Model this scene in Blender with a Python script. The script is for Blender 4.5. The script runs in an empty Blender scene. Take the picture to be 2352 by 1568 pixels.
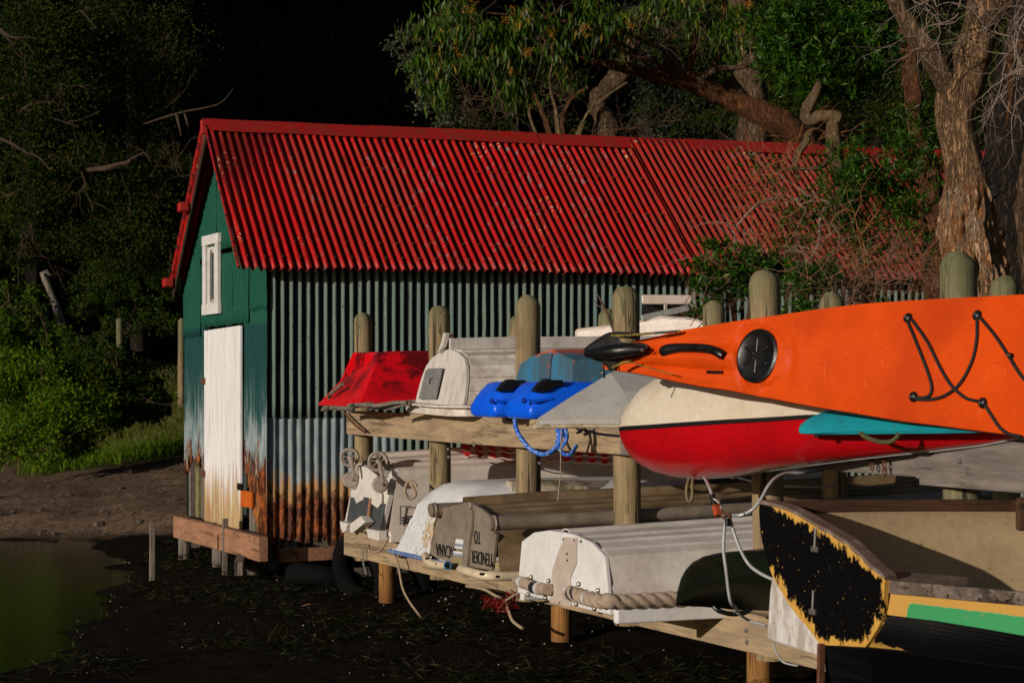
import bpy, bmesh, math, random
import numpy as np
from mathutils import Vector, Matrix, noise as mnoise
R = random.Random(7)
RN = np.random.RandomState(11)
SC = bpy.context.scene
# ------------------------------------------------------------------ camera, light, exposure
TH = math.radians(22.06)          # the world's x and y axes follow the boat rack and the shed; the camera is turned
CT, ST = math.cos(TH), math.sin(TH)
EYE = 1.75
cam = bpy.data.cameras.new('camera'); camo = bpy.data.objects.new('camera', cam)
SC.collection.objects.link(camo); SC.camera = camo
camo.location = (0, 0, EYE); camo.rotation_euler = (math.pi/2, 0, -TH)
cam.lens = 36*5000/2352; cam.sensor_width = 36; cam.shift_y = 91/2352
cam.dof.use_dof = True; cam.dof.focus_distance = 12.5; cam.dof.aperture_fstop = 8.0
cam.clip_start = 0.1; cam.clip_end = 600
SUN_AZ, SUN_EL = math.radians(202.5), math.radians(11.0)    # direction to the sun, measured from +x
sv = Vector((math.cos(SUN_AZ)*math.cos(SUN_EL), math.sin(SUN_AZ)*math.cos(SUN_EL), math.sin(SUN_EL)))
sl = bpy.data.lights.new('sun', 'SUN'); sl.energy = 5.0; sl.angle = math.radians(0.5); sl.color = (1.0, .90, .79)
so = bpy.data.objects.new('sun', sl); SC.collection.objects.link(so)
so.rotation_euler = (-sv).to_track_quat('-Z', 'Y').to_euler()
W = bpy.data.worlds.new('World'); SC.world = W; W.use_nodes = True
wn = W.node_tree; bg = wn.nodes['Background']
sky = wn.nodes.new('ShaderNodeTexSky'); sky.sky_type = 'NISHITA'; sky.sun_disc = False
sky.sun_elevation = SUN_EL; sky.sun_rotation = math.atan2(sv.x, sv.y)
wn.links.new(sky.outputs[0], bg.inputs[0]); bg.inputs[1].default_value = 0.05
SC.view_settings.view_transform = 'Standard'; SC.view_settings.look = 'None'
SC.view_settings.exposure = -0.66; SC.view_settings.gamma = 1.0; SC.view_settings.use_curve_mapping = False
# ------------------------------------------------------------------ places
def CW(X, d, z=0.0):              # X to the right and d ahead of the camera -> world
    return Vector((CT*X + ST*d, -ST*X + CT*d, z))
def WC(x, y): return (CT*x - ST*y, ST*x + CT*y)
def K(px, py, d):                 # a point of the picture at distance d
    return CW((px-1176)/5000*d, d, EYE - (py-875)/5000*d)
def KX(px, py, b):                # ... on the plane x = b
    u = (px-1176)/5000; return K(px, py, b/(CT*u+ST))
def KY(px, py, a):                # ... on the plane y = a
    u = (px-1176)/5000; return K(px, py, a/(CT-ST*u))
def interp(x, xs, ys): return float(np.interp(x, xs, ys))
# ------------------------------------------------------------------ objects
def link(o): SC.collection.objects.link(o)
def tagp(o, label=None, cat=None, group=None, kind=None):
    if label: o['label'] = label
    if cat: o['category'] = cat
    if group: o['group'] = group
    if kind: o['kind'] = kind
    return o
def thing(name, label, cat, loc=(0,0,0), group=None):
    o = bpy.data.objects.new(name, None); link(o); o.location = loc; o.empty_display_size = .1
    return tagp(o, label, cat, group)
def wloc(o):
    v = Vector(o.location)
    while o.parent: o = o.parent; v += Vector(o.location)
    return v
def mk(name, vf, mat, parent=None, smooth=False, base=None, solid=0, bevel=0, attrs=None, label=None, sharp=48):
    """vf = (verts, faces) in world coordinates -> one mesh object, local to its parent (or to base)"""
    vs, fs = vf
    vs = np.array([tuple(v) for v in vs], dtype=np.float64) if not isinstance(vs, np.ndarray) else vs
    org = wloc(parent) if parent else (Vector(base) if base is not None else Vector((0,0,0)))
    me = bpy.data.meshes.new(name)
    me.from_pydata((vs - np.array(org)).tolist(), [], fs if isinstance(fs, list) else fs.tolist())
    if attrs:
        for k, v in attrs.items():
            at = me.attributes.new(k, 'FLOAT', 'POINT'); at.data.foreach_set('value', np.asarray(v, dtype=np.float32))
    me.materials.append(mat)
    me.update()
    if smooth:
        me.polygons.foreach_set('use_smooth', [True]*len(me.polygons))
        if sharp: me.set_sharp_from_angle(angle=math.radians(sharp))
    o = bpy.data.objects.new(name, me); link(o)
    if parent: o.parent = parent
    else: o.location = org
    if solid:
        m = o.modifiers.new('thickness', 'SOLIDIFY'); m.thickness = abs(solid); m.offset = -1 if solid > 0 else 1
    if bevel:
        m = o.modifiers.new('edges', 'BEVEL'); m.width = bevel; m.segments = 2; m.limit_method = 'ANGLE'; m.angle_limit = math.radians(40)
    if label: o['label'] = label
    return o
def join(*vfs):
    V, F = [], []
    for v, f in vfs:
        n = len(V); V += [tuple(p) for p in v]; F += [tuple(i+n for i in q) for q in f]
    return V, F
def box(x0, x1, y0, y1, z0, z1):
    v = [(x,y,z) for z in (z0,z1) for y in (y0,y1) for x in (x0,x1)]
    return v, [(0,2,3,1),(4,5,7,6),(0,1,5,4),(2,6,7,3),(0,4,6,2),(1,3,7,5)]
def prism(poly, off):             # polygon (world points) extruded by off
    n = len(poly); off = Vector(off)
    v = [tuple(p) for p in poly] + [tuple(Vector(p)+off) for p in poly]
    f = [tuple(range(n))[::-1], tuple(range(n, 2*n))] + [(i, (i+1) % n, n+(i+1) % n, n+i) for i in range(n)]
    return v, f
def bar(p, q, w, h, up=(0,0,1)):  # box from p to q
    p, q = Vector(p), Vector(q); d = (q-p).normalized(); s = d.cross(Vector(up))
    if s.length < 1e-4: s = d.cross(Vector((1,0,0)))
    s.normalize(); u = s.cross(d); s *= w/2; u *= h/2
    v = [p-s-u, p+s-u, p+s+u, p-s+u, q-s-u, q+s-u, q+s+u, q-s+u]
    return [tuple(k) for k in v], [(3,2,1,0),(4,5,6,7),(0,1,5,4),(1,2,6,5),(2,3,7,6),(3,0,4,7)]
def frames(pts):
    n = len(pts); T = []
    for i in range(n):
        t = pts[min(i+1, n-1)] - pts[max(i-1, 0)]
        T.append(t.normalized() if t.length > 1e-9 else Vector((0,0,1)))
    a = Vector((0,0,1)) if abs(T[0].z) < .9 else Vector((1,0,0))
    nrm = T[0].cross(a).normalized(); out = []
    for i in range(n):
        if i: nrm = (nrm - T[i]*nrm.dot(T[i])); nrm = nrm.normalized() if nrm.length > 1e-6 else T[i].orthogonal().normalized()
        out.append((nrm.copy(), T[i].cross(nrm)))
    return out
def tube(pts, r, n=8, cap=True, rad=None):
    """r number or list; rad(i, ang) multiplies the radius"""
    pts = [Vector(p) for p in pts]; fr = frames(pts); V, F = [], []
    for i, p in enumerate(pts):
        ri = r[i] if isinstance(r, (list, tuple)) else r
        for k in range(n):
            a = 2*math.pi*k/n; m = rad(i, a) if rad else 1
            V.append(tuple(p + (fr[i][0]*math.cos(a) + fr[i][1]*math.sin(a))*ri*m))
    for i in range(len(pts)-1):
        for k in range(n): F.append((i*n+k, i*n+(k+1) % n, (i+1)*n+(k+1) % n, (i+1)*n+k))
    if cap: F.append(tuple(range(n))[::-1]); F.append(tuple((len(pts)-1)*n+k for k in range(n)))
    return V, F
def spline(pts, m=6):             # Catmull-Rom through points (tuples of any length)
    P = [np.array(p, dtype=float) for p in pts]; out = []
    for i in range(len(P)-1):
        p0, p1, p2, p3 = P[max(i-1,0)], P[i], P[i+1], P[min(i+2, len(P)-1)]
        for k in range(m):
            t = k/m; out.append(.5*((2*p1)+(-p0+p2)*t+(2*p0-5*p1+4*p2-p3)*t*t+(-p0+3*p1-3*p2+p3)*t**3))
    out.append(P[-1]); return out
def lathe(c, prof, n=24, axis=(0,0,1)):
    ax = Vector(axis).normalized(); s = ax.orthogonal().normalized(); t = ax.cross(s); c = Vector(c); V, F = [], []
    for r, h in prof:
        for k in range(n):
            a = 2*math.pi*k/n; V.append(tuple(c + ax*h + (s*math.cos(a)+t*math.sin(a))*r))
    for i in range(len(prof)-1):
        for k in range(n): F.append((i*n+k, i*n+(k+1) % n, (i+1)*n+(k+1) % n, (i+1)*n+k))
    F.append(tuple(range(n))[::-1]); F.append(tuple((len(prof)-1)*n+k for k in range(n)))
    return V, F
def loft(secs, closed=False, caps=False):
    n = len(secs[0]); V = [tuple(p) for s in secs for p in s]; F = []
    for i in range(len(secs)-1):
        for k in range(n if closed else n-1):
            k2 = (k+1) % n; F.append((i*n+k, (i+1)*n+k, (i+1)*n+k2, i*n+k2))
    if caps: F.append(tuple(range(n))); F.append(tuple((len(secs)-1)*n+k for k in range(n))[::-1])
    return V, F
# ------------------------------------------------------------------ materials
class M:
    def __init__(s, name, rough=.6, spec=.5, metal=0):
        s.m = bpy.data.materials.new(name); s.m.use_nodes = True; s.t = s.m.node_tree; s.b = s.t.nodes['Principled BSDF']
        s.b.inputs['Roughness'].default_value = rough; s.b.inputs['Metallic'].default_value = metal
        s.b.inputs['Specular IOR Level'].default_value = spec
        s.geo = s.t.nodes.new('ShaderNodeNewGeometry'); s.pos = s.geo.outputs['Position']
    def L(s, a, b):
        if isinstance(a, (int, float)): b.default_value = a
        elif isinstance(a, tuple): b.default_value = (*a, 1) if len(a) == 3 and b.type == 'RGBA' else a
        else: s.t.links.new(a, b)
    def vec(s, stretch=(1,1,1), src=None, off=(0,0,0)):
        n = s.t.nodes.new('ShaderNodeMapping'); s.L(src or s.pos, n.inputs[0]); n.inputs['Scale'].default_value = stretch; n.inputs['Location'].default_value = off
        return n.outputs[0]
    def noise(s, scale, stretch=(1,1,1), detail=5, rough=.6, dist=0, off=(0,0,0)):
        n = s.t.nodes.new('ShaderNodeTexNoise'); s.L(s.vec(stretch, off=off), n.inputs['Vector']); n.inputs['Scale'].default_value = scale
        n.inputs['Detail'].default_value = detail; n.inputs['Roughness'].default_value = rough; n.inputs['Distortion'].default_value = dist
        return n.outputs[0]
    def vor(s, scale, stretch=(1,1,1), feat='F1', out=0):
        n = s.t.nodes.new('ShaderNodeTexVoronoi'); s.L(s.vec(stretch), n.inputs['Vector']); n.inputs['Scale'].default_value = scale; n.feature = feat
        return n.outputs[out]
    def math(s, op, a, b=0.0, c=0.0, clamp=False):
        n = s.t.nodes.new('ShaderNodeMath'); n.operation = op; n.use_clamp = clamp
        for i, v in enumerate((a, b, c)): s.L(v, n.inputs[i])
        return n.outputs[0]
    def step(s, v, lo, hi):       # 0 below lo, 1 above hi
        n = s.t.nodes.new('ShaderNodeMapRange'); n.interpolation_type = 'SMOOTHSTEP'; s.L(v, n.inputs[0])
        if lo < hi: n.inputs[1].default_value, n.inputs[2].default_value = lo, hi; n.inputs[3].default_value, n.inputs[4].default_value = 0, 1
        else: n.inputs[1].default_value, n.inputs[2].default_value = hi, lo; n.inputs[3].default_value, n.inputs[4].default_value = 1, 0
        return n.outputs[0]
    def mix(s, f, a, b):
        n = s.t.nodes.new('ShaderNodeMix'); n.data_type = 'RGBA'; s.L(f, n.inputs[0]); s.L(a, n.inputs[6]); s.L(b, n.inputs[7])
        return n.outputs[2]
    def axis(s, i):
        n = s.t.nodes.new('ShaderNodeSeparateXYZ'); s.L(s.pos, n.inputs[0]); return n.outputs[i]
    def attr(s, name):
        n = s.t.nodes.new('ShaderNodeAttribute'); n.attribute_name = name; return n.outputs['Fac']
    def fin(s, col, bump=None, bs=.3, bd=.01, rough=None):
        s.L(col, s.b.inputs['Base Color'])
        if rough is not None: s.L(rough, s.b.inputs['Roughness'])
        if bump is not None:
            n = s.t.nodes.new('ShaderNodeBump'); n.inputs['Strength'].default_value = bs; n.inputs['Distance'].default_value = bd
            s.L(bump, n.inputs['Height']); s.L(n.outputs[0], s.b.inputs['Normal'])
        return s.m
def paint(name, c, c2=None, scale=6, lo=.45, hi=.7, rough=.5, stretch=(1,1,1), amt=1, bump=.15, bscale=40, spots=None, spec=.5, metal=0, grime=None):
    m = M(name, rough, spec, metal)
    n = m.noise(scale, stretch, 7, .65)
    col = m.mix(m.math('MULTIPLY', m.step(n, lo, hi), amt), c, c2 or tuple(k*.7 for k in c))
    fine = m.noise(bscale, stretch, 3)
    col = m.mix(m.math('MULTIPLY', m.step(fine, .35, .75), .25), col, tuple(k*.6 for k in c))
    if grime:                       # broad soft stains
        col = m.mix(m.math('MULTIPLY', m.step(m.noise(2.3, (1,1,1), 6, .7, off=(3,1,7)), .42, .72), grime[1]), col, grime[0])
    if spots:
        for sc, ss, th, ccol in spots:
            v = m.noise(ss, (1,1,1), 2, .5, off=(sc, sc, sc)); col = m.mix(m.step(v, th, th+.03), col, ccol)
    return m.fin(col, m.math('ADD', fine, n), bump, .006, m.math('ADD', m.math('MULTIPLY', n, .25), rough-.12))
def wood(name, c, c2, axis='z', crack=.5, rough=.85, top=None, low=None, knots=True):
    st = {'z': (1,1,.06), 'y': (1,.06,1), 'x': (.06,1,1)}[axis]
    st2 = {'z': (1,1,.16), 'y': (1,.13,1), 'x': (.13,1,1)}[axis]
    m = M(name, rough, .3)
    g = m.noise(55, st, 6, .7, 1.2); g2 = m.noise(9, st2, 5, .6, 2.5)
    w = m.t.nodes.new('ShaderNodeTexWave'); w.wave_type = 'RINGS'; w.inputs['Scale'].default_value = 3.2; w.inputs['Distortion'].default_value = 7
    w.inputs['Detail'].default_value = 3; w.inputs['Detail Scale'].default_value = .8; m.L(m.vec(st2), w.inputs['Vector'])
    col = m.mix(m.step(g2, .35, .68), c, c2)
    col = m.mix(m.math('MULTIPLY', m.step(g, .4, .72), .75), col, tuple(k*.45 for k in c))
    col = m.mix(m.math('MULTIPLY', m.step(w.outputs[0], .55, .95), .35), col, tuple(k*.5 for k in c))
    ck = m.step(m.noise(17, {'z': (1,1,.035), 'y': (1,.035,1), 'x': (.035,1,1)}[axis], 2, .4, .3, off=(5,5,5)), .635, .66)
    col = m.mix(m.math('MULTIPLY', ck, crack), col, tuple(k*.08 for k in c))
    cks = m.step(m.math('ABSOLUTE', m.math('SUBTRACT', m.noise(11, {'z': (1,1,.05), 'y': (1,.05,1), 'x': (.05,1,1)}[axis], 3, .5, .5, off=(2,7,2)), .5)), .012, .004)
    cks = m.math('MULTIPLY', cks, m.step(m.noise(4, (1,1,1), 2, .5, off=(1,1,6)), .42, .5)); ck = m.math('MAXIMUM', ck, cks)
    col = m.mix(m.math('MULTIPLY', cks, crack*.9), col, tuple(k*.10 for k in c))
    blot = m.step(m.noise(3.1, (1,1,1), 5, .65, off=(9,2,4)), .5, .72)
    col = m.mix(m.math('MULTIPLY', blot, .45), col, tuple(k*.55 for k in c2))
    if top:
        zf = m.math('ADD', m.axis(2), m.math('MULTIPLY', m.math('SUBTRACT', m.noise(8), .5), .3))
        col = m.mix(m.math('MULTIPLY', m.step(zf, top[0], top[1]), .75), col, top[2])
    if low:
        zf = m.math('ADD', m.axis(2), m.math('MULTIPLY', m.math('SUBTRACT', m.noise(14, (1,1,.3)), .5), .3))
        col = m.mix(m.step(zf, low[1], low[0]), col, low[2])
    return m.fin(col, m.math('SUBTRACT', m.math('ADD', g, g2), m.math('MULTIPLY', ck, 1.5)), .55, .006)
def simple(name, c, rough=.5, metal=0, spec=.5): return paint(name, c, tuple(k*.75 for k in c), 9, .4, .7, rough, metal=metal, spec=spec)

def corr_mat(name, kind):
    """weathered corrugated iron; kind: 'side' green with faded crests painted sunlit, 'gable', 'low' galvanised and rusting, 'roof'"""
    m = M(name, .42, .22)
    x, y, z = m.axis(0), m.axis(1), m.axis(2)
    v = (1, 1, .12)
    streak = m.noise(30, v, 5, .65); blot = m.noise(7, (1,1,.5), 6, .7); fine = m.noise(120, (1,1,1), 3)
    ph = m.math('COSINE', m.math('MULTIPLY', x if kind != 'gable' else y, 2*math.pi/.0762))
    green, faded = (.004,.022,.016), (.165,.21,.175)  # pale tone also stands for sunlit strips, dark green for valley shade
    galv = m.mix(m.step(blot, .35, .7), (.20,.27,.29), (.34,.38,.38)); galv = m.mix(m.math('MULTIPLY', m.step(streak, .45, .7), .6), galv, (.09,.14,.15))
    rust = m.mix(m.step(m.noise(16, (1,1,.5), 7, .8), .36, .52), (.40,.10,.016), (.050,.014,.008))
    rust = m.mix(m.math('MULTIPLY', m.step(m.noise(30, (1,1,.15), 4, .6, off=(2,8,1)), .52, .7), .8), rust, (.55,.24,.07))
    if kind == 'side':
        wear_or_lit = m.math('MULTIPLY', m.step(m.math('ADD', ph, m.math('MULTIPLY', m.math('SUBTRACT', blot, .5), 1.6)), .0, .8), .85)  # sunlit strips painted onto the worn crests, valleys left shade dark
        col = m.mix(wear_or_lit, green, faded)
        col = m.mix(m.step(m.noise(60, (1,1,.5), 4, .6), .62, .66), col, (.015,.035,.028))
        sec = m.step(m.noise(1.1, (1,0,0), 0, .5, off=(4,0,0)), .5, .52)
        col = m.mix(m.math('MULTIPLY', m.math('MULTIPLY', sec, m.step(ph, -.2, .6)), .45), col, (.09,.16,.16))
    elif kind == 'gable':
        wear_or_lit = m.math('MULTIPLY', m.step(streak, .5, .72), .3)
        col = m.mix(wear_or_lit, (.012,.085,.052), (.03,.13,.10))
        col = m.mix(m.step(m.noise(80, (1,1,.6), 2, .5), .76, .78), col, (.5,.5,.45))
        zz = m.math('ADD', z, m.math('MULTIPLY', m.math('SUBTRACT', m.noise(6, (1,1,.2)), .5), .9))
        lowm = m.step(zz, 1.9, 1.15)
        g2 = m.mix(m.step(m.noise(26, (1,1,.04), 5, .7), .45, .6), (.012,.06,.06), galv)
        below = m.step(z, 2.27, 2.22)
        col = m.mix(below, col, m.mix(lowm, (.010,.055,.052), g2))
        zr = m.math('ADD', z, m.math('MULTIPLY', m.math('SUBTRACT', m.noise(11, (1,1,.22), 6, .75), .5), 1.5))
        col = m.mix(m.math('MULTIPLY', m.step(zz, 1.5, 1.25), below), col, galv)
        col = m.mix(m.math('MULTIPLY', m.step(zr, 1.2, 1.0), below), col, rust)
    elif kind == 'low':
        zz = m.math('ADD', z, m.math('MULTIPLY', m.math('SUBTRACT', m.noise(8, (1,1,.45), 7, .75), .5), 1.1))
        yel = m.mix(m.step(fine, .4, .6), (.36,.27,.14), (.48,.19,.05))
        col = m.mix(m.step(zz, .98, .86), galv, yel); col = m.mix(m.step(zz, .84, .70), col, rust)
        gm = m.step(m.math('ADD', x, m.math('MULTIPLY', m.math('SUBTRACT', blot, .5), .3)), 6.05, 6.2)
        col = m.mix(gm, col, m.mix(m.step(m.math('ADD', ph, blot), .2, .9), green, faded))  # same painted lit crests and dark valleys on the green part
    else:
        oi = m.t.nodes.new('ShaderNodeObjectInfo'); red = m.mix(m.step(blot, .3, .75), (.55,.008,.008), (.32,.007,.008)); red = m.mix(m.math('MULTIPLY', oi.outputs['Random'], .45), red, (.40,.014,.012))
        red = m.mix(m.math('MULTIPLY', m.step(m.noise(1.3, (1,.4,.4), 4, .6), .45, .75), .55), red, (.30,.055,.030))
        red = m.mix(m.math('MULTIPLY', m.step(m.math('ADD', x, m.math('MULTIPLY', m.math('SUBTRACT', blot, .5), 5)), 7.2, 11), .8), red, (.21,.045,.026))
        valley_shade = m.math('COSINE', m.math('MULTIPLY', m.math('ADD', x, -4.69), 2*math.pi/.0762))
        red = m.mix(m.math('MULTIPLY', m.step(m.math('ADD', valley_shade, m.math('MULTIPLY', m.math('SUBTRACT', blot, .5), 1.2)), .1, -.7), .8), red, (.055,.006,.005))  # shade of the valleys painted dark into the red
        flake = m.math('MULTIPLY', m.step(m.noise(26, (1,.35,.35), 6, .75), .57, .60), m.step(m.noise(1.7, (1,.25,.25), 2, .5, off=(7,1,3)), .5, .58))
        col = m.mix(m.math('MULTIPLY', flake, .7), red, (.22,.19,.20))
        lich = m.math('MULTIPLY', m.step(m.noise(48, (1,.7,.7), 3, .6), .60, .63), m.step(m.noise(2.4, (1,.5,.5), 2, .4, off=(1,9,5)), .62, .66))
        col = m.mix(lich, col, (.62,.52,.30))
        col = m.mix(m.math('MULTIPLY', m.step(m.noise(11, (1,.10,.10), 5, .7, off=(1,4,1)), .52, .68), .6), col, (.16,.02,.013))
        col = m.mix(m.math('MULTIPLY', m.step(m.noise(40, (1,.3,.3), 4, .6, off=(6,3,2)), .6, .7), .6), col, (.10,.012,.010))
    return m.fin(col, m.math('ADD', fine, blot), .25, .004, m.math('ADD', m.math('MULTIPLY', blot, .5), .42 if kind == 'side' else .28))
MT = {}
MT['side'] = corr_mat('faded_lit_green_iron', 'side'); MT['gable'] = corr_mat('green_iron', 'gable')
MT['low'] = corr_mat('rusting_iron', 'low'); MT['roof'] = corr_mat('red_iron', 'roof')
MT['post'] = wood('post_wood', (.36,.26,.14), (.25,.19,.10), 'z', .9, top=(2.05, 2.28, (.15,.145,.075)))
MT['postg'] = wood('green_post_wood', (.26,.225,.12), (.17,.165,.085), 'z', .9, top=(2.0, 2.3, (.12,.125,.06)))
MT['pile'] = wood('pile_wood', (.42,.20,.055), (.30,.14,.04), 'z', .8, low=(.12, .35, (.16,.065,.02)))
MT['beam'] = wood('beam_wood', (.46,.33,.19), (.36,.27,.18), 'y', .5)
MT['beamg'] = wood('grey_beam_wood', (.24,.205,.175), (.17,.15,.135), 'y', .5)
MT['bearer'] = wood('bearer_wood', (.44,.22,.12), (.33,.17,.10), 'y', .5)
MT['oldwood'] = wood('old_wood', (.24,.20,.16), (.16,.13,.11), 'z', .9)
MT['darkwood'] = wood('dark_wood', (.06,.035,.02), (.04,.025,.018), 'x', .6)
MT['galv'] = paint('galvanised_steel', (.42,.42,.40), (.3,.3,.29), 20, rough=.4, metal=.6)
MT['rust'] = paint('rusted_steel', (.13,.045,.018), (.05,.018,.01), 30, rough=.85)
MT['black'] = paint('black_plastic', (.006,.006,.006), (.012,.011,.010), 12, rough=.35)
MT['cable'] = simple('steel_cable_sheath', (.42,.43,.44), .3)
MT['rope'] = paint('tan_rope', (.40,.30,.20), (.28,.20,.13), 60, rough=.95, bump=.6, bscale=200)
# ------------------------------------------------------------------ ground, water, hill
def ground_h(X, Y):
    sx = np.interp(Y, [0,12.6,13.4,15.5,17.3,19.8,21,23,30], [-3.1,-3.0,-2.88,-3.02,-3.2,-3.45,-3.75,-4.4,-5.2]) + .04*np.sin(Y*2.3+1) + .03*np.sin(Y*6.1)
    s1 = X - sx
    l1 = np.where(s1 > 0, .9*(1-np.exp(-.07*s1)) + .03*np.minimum(1, s1/.35), np.maximum(.14*s1, -.5))
    t = Y - 24.0 + .17*(X+5) + .25*np.sin(X*1.3) + .15*np.sin(X*3.1)
    l2 = np.interp(t, [-6,0,.5,.8,2,8,12,16,20,30,70,200], [-.5,0,.05,.22,.36,.66,1.25,1.8,2.4,5,32,45]) + .11*(np.clip(X, -12, -2.5)+5.2)*np.clip(t/5, 0, 1)
    return np.maximum(l1, l2)
def gz(x, y):
    X, Y = WC(x, y); return float(ground_h(np.array(X), np.array(Y)))
ys = np.concatenate([np.linspace(-60, 4, 9)[:-1], np.linspace(4, 30, 240)[:-1], np.linspace(30, 60, 110)[:-1], np.linspace(60, 260, 24)])
xs = np.concatenate([np.linspace(-160, -14, 16)[:-1], np.linspace(-14, 14, 200)[:-1], np.linspace(14, 160, 16)])
GX, GY = np.meshgrid(xs, ys)
GZ = ground_h(GX, GY)
nz = np.zeros_like(GZ)
for i in range(GX.shape[0]):
    for j in range(GX.shape[1]):
        if abs(GX[i,j]) < 15 and 3 < GY[i,j] < 61:
            p = Vector((GX[i,j], GY[i,j], 0))
            nz[i,j] = .035*mnoise.noise(p*1.7) + .024*mnoise.noise(p*5.1) + .016*mnoise.noise(p*14)
tt = GY - 24.0 + .17*(GX+5)
rockm = np.clip(1-np.abs(tt-3)/4, 0, 1)
GZ = GZ + nz*(1+1.5*rockm)
n1, n2 = GX.shape
P = np.stack([CT*GX+ST*GY, -ST*GX+CT*GY, GZ], -1).reshape(-1, 3)
idx = np.arange(n1*n2).reshape(n1, n2)
F = np.stack([idx[:-1,:-1], idx[:-1,1:], idx[1:,1:], idx[1:,:-1]], -1).reshape(-1, 4)
m = M('shore_ground', .9, .03)
gr, gv = m.attr('grass'), m.attr('gravel')
n = m.noise(9, (1,1,1), 8, .75); n2_ = m.noise(60, (1,1,1), 4, .7)
mud = m.mix(m.step(n, .35, .7), (.006,.005,.0035), (.022,.016,.010))
mud = m.mix(m.step(n2_, .66, .7), mud, (.05,.04,.03))
st = m.mix(m.step(m.vor(34), .1, .5), (.34,.24,.17), (.17,.115,.08)); st = m.mix(m.step(n, .4, .65), st, (.10,.062,.038))
st = m.mix(m.step(m.noise(120, (1,1,1), 2), .68, .72), st, (.22,.17,.13))
gs = m.mix(m.step(n, .3, .7), (.10,.13,.015), (.17,.15,.03))
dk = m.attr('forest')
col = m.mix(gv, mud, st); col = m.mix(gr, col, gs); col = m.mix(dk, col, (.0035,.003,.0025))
gmat = m.fin(col, m.math('ADD', n, n2_), .9, .03)
tf = tt.reshape(-1)
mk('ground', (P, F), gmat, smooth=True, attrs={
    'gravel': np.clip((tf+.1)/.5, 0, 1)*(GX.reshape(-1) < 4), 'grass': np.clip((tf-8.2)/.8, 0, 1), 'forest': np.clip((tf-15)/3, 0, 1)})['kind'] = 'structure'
m = M('bay_water', .06, .15)
nn = m.noise(7, (1,2.6,1), 5, .65)
m.b.inputs['Roughness'].default_value = .04
wmat = m.fin((.004,.008,.001), nn, .10, .02)
mk('water', (np.array([tuple(CW(X, Y, .0)) for X, Y in ((-160,-60),(12,-60),(12,40),(-160,40))]), [(0,1,2,3)]), wmat)['kind'] = 'structure'
# ------------------------------------------------------------------ shed
SP, AMP = .0762, .0095
XG = 4.97; YS = 17.78; YF = 20.68; ZE = 2.71; ZR = 4.06; YR = 19.16
shed = thing('corrugated_iron_shed', 'long corrugated iron boat shed with red roof, green rusting walls and white door', 'shed', (XG, YS, .2))
def corr(origin, ud, vd, nd, width, length, rows, bottom=None, top=None, dent=0, seed=0, amp=AMP, seg=8, phase=0.0):
    """corrugated sheet: runs along ud, corrugations run down vd; bottom(u)/top(u) change the ends"""
    o, ud, vd, nd = map(Vector, (origin, ud, vd, nd)); nu = max(2, int(round(width/SP*seg))); V, F = [], []
    for j in range(rows+1):
        for i in range(nu+1):
            u = width*i/nu; t0 = top(u) if top else 0.0; t1 = bottom(u) if bottom else length
            v = t0 + (t1-t0)*j/rows
            w = amp*math.cos(2*math.pi*(u+phase)/SP)
            if dent: w += dent*mnoise.noise(Vector((u*3+seed*7.3, v*2.2, seed))) + dent*.5*mnoise.noise(Vector((u*9+seed, v*7, seed*3.1)))
            V.append(tuple(o + ud*u + vd*v + nd*w))
    for j in range(rows):
        for i in range(nu): a = j*(nu+1)+i; F.append((a, a+1, a+nu+2, a+nu+1))
    return V, F
# side wall: two courses of sheets
k = 0
xw = XG
while xw < 15.6:
    wd = SP*8
    o0 = R.uniform(-.002, .002)
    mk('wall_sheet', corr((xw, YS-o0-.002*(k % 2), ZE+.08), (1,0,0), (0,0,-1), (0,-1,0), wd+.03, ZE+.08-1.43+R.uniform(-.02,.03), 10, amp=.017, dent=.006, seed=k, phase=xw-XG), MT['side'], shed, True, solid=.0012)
    def ragged(u, kk=k, x0=xw):
        z = .36 + .16*mnoise.noise(Vector(((x0+u)*9, 3.3, 0))) + .10*mnoise.noise(Vector(((x0+u)*31, 9.1, 0)))
        if x0+u < 5.6: z -= .03
        if 5.78 < x0+u < 6.1: z += .22*math.sin((x0+u-5.78)/.32*math.pi)
        return 1.50 - max(.2, z)
    mk('wall_sheet', corr((xw, YS+.012+.002*(k % 2), 1.50), (1,0,0), (0,0,-1), (0,-1,0), wd+.03, 1.1, 12, bottom=ragged, dent=.007, seed=k+40, phase=xw-XG), MT['low'], shed, True, solid=.0012)
    xw += wd; k += 1
# a second layer of rusted offcut behind the torn edge
mk('patch_sheet', corr((5.55, YS+.05, .72), (1,0,0), (0,0,-1), (0,-1,0), 1.0, .5, 4, dent=.006, seed=3), MT['low'], shed, True, solid=.0012)
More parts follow.
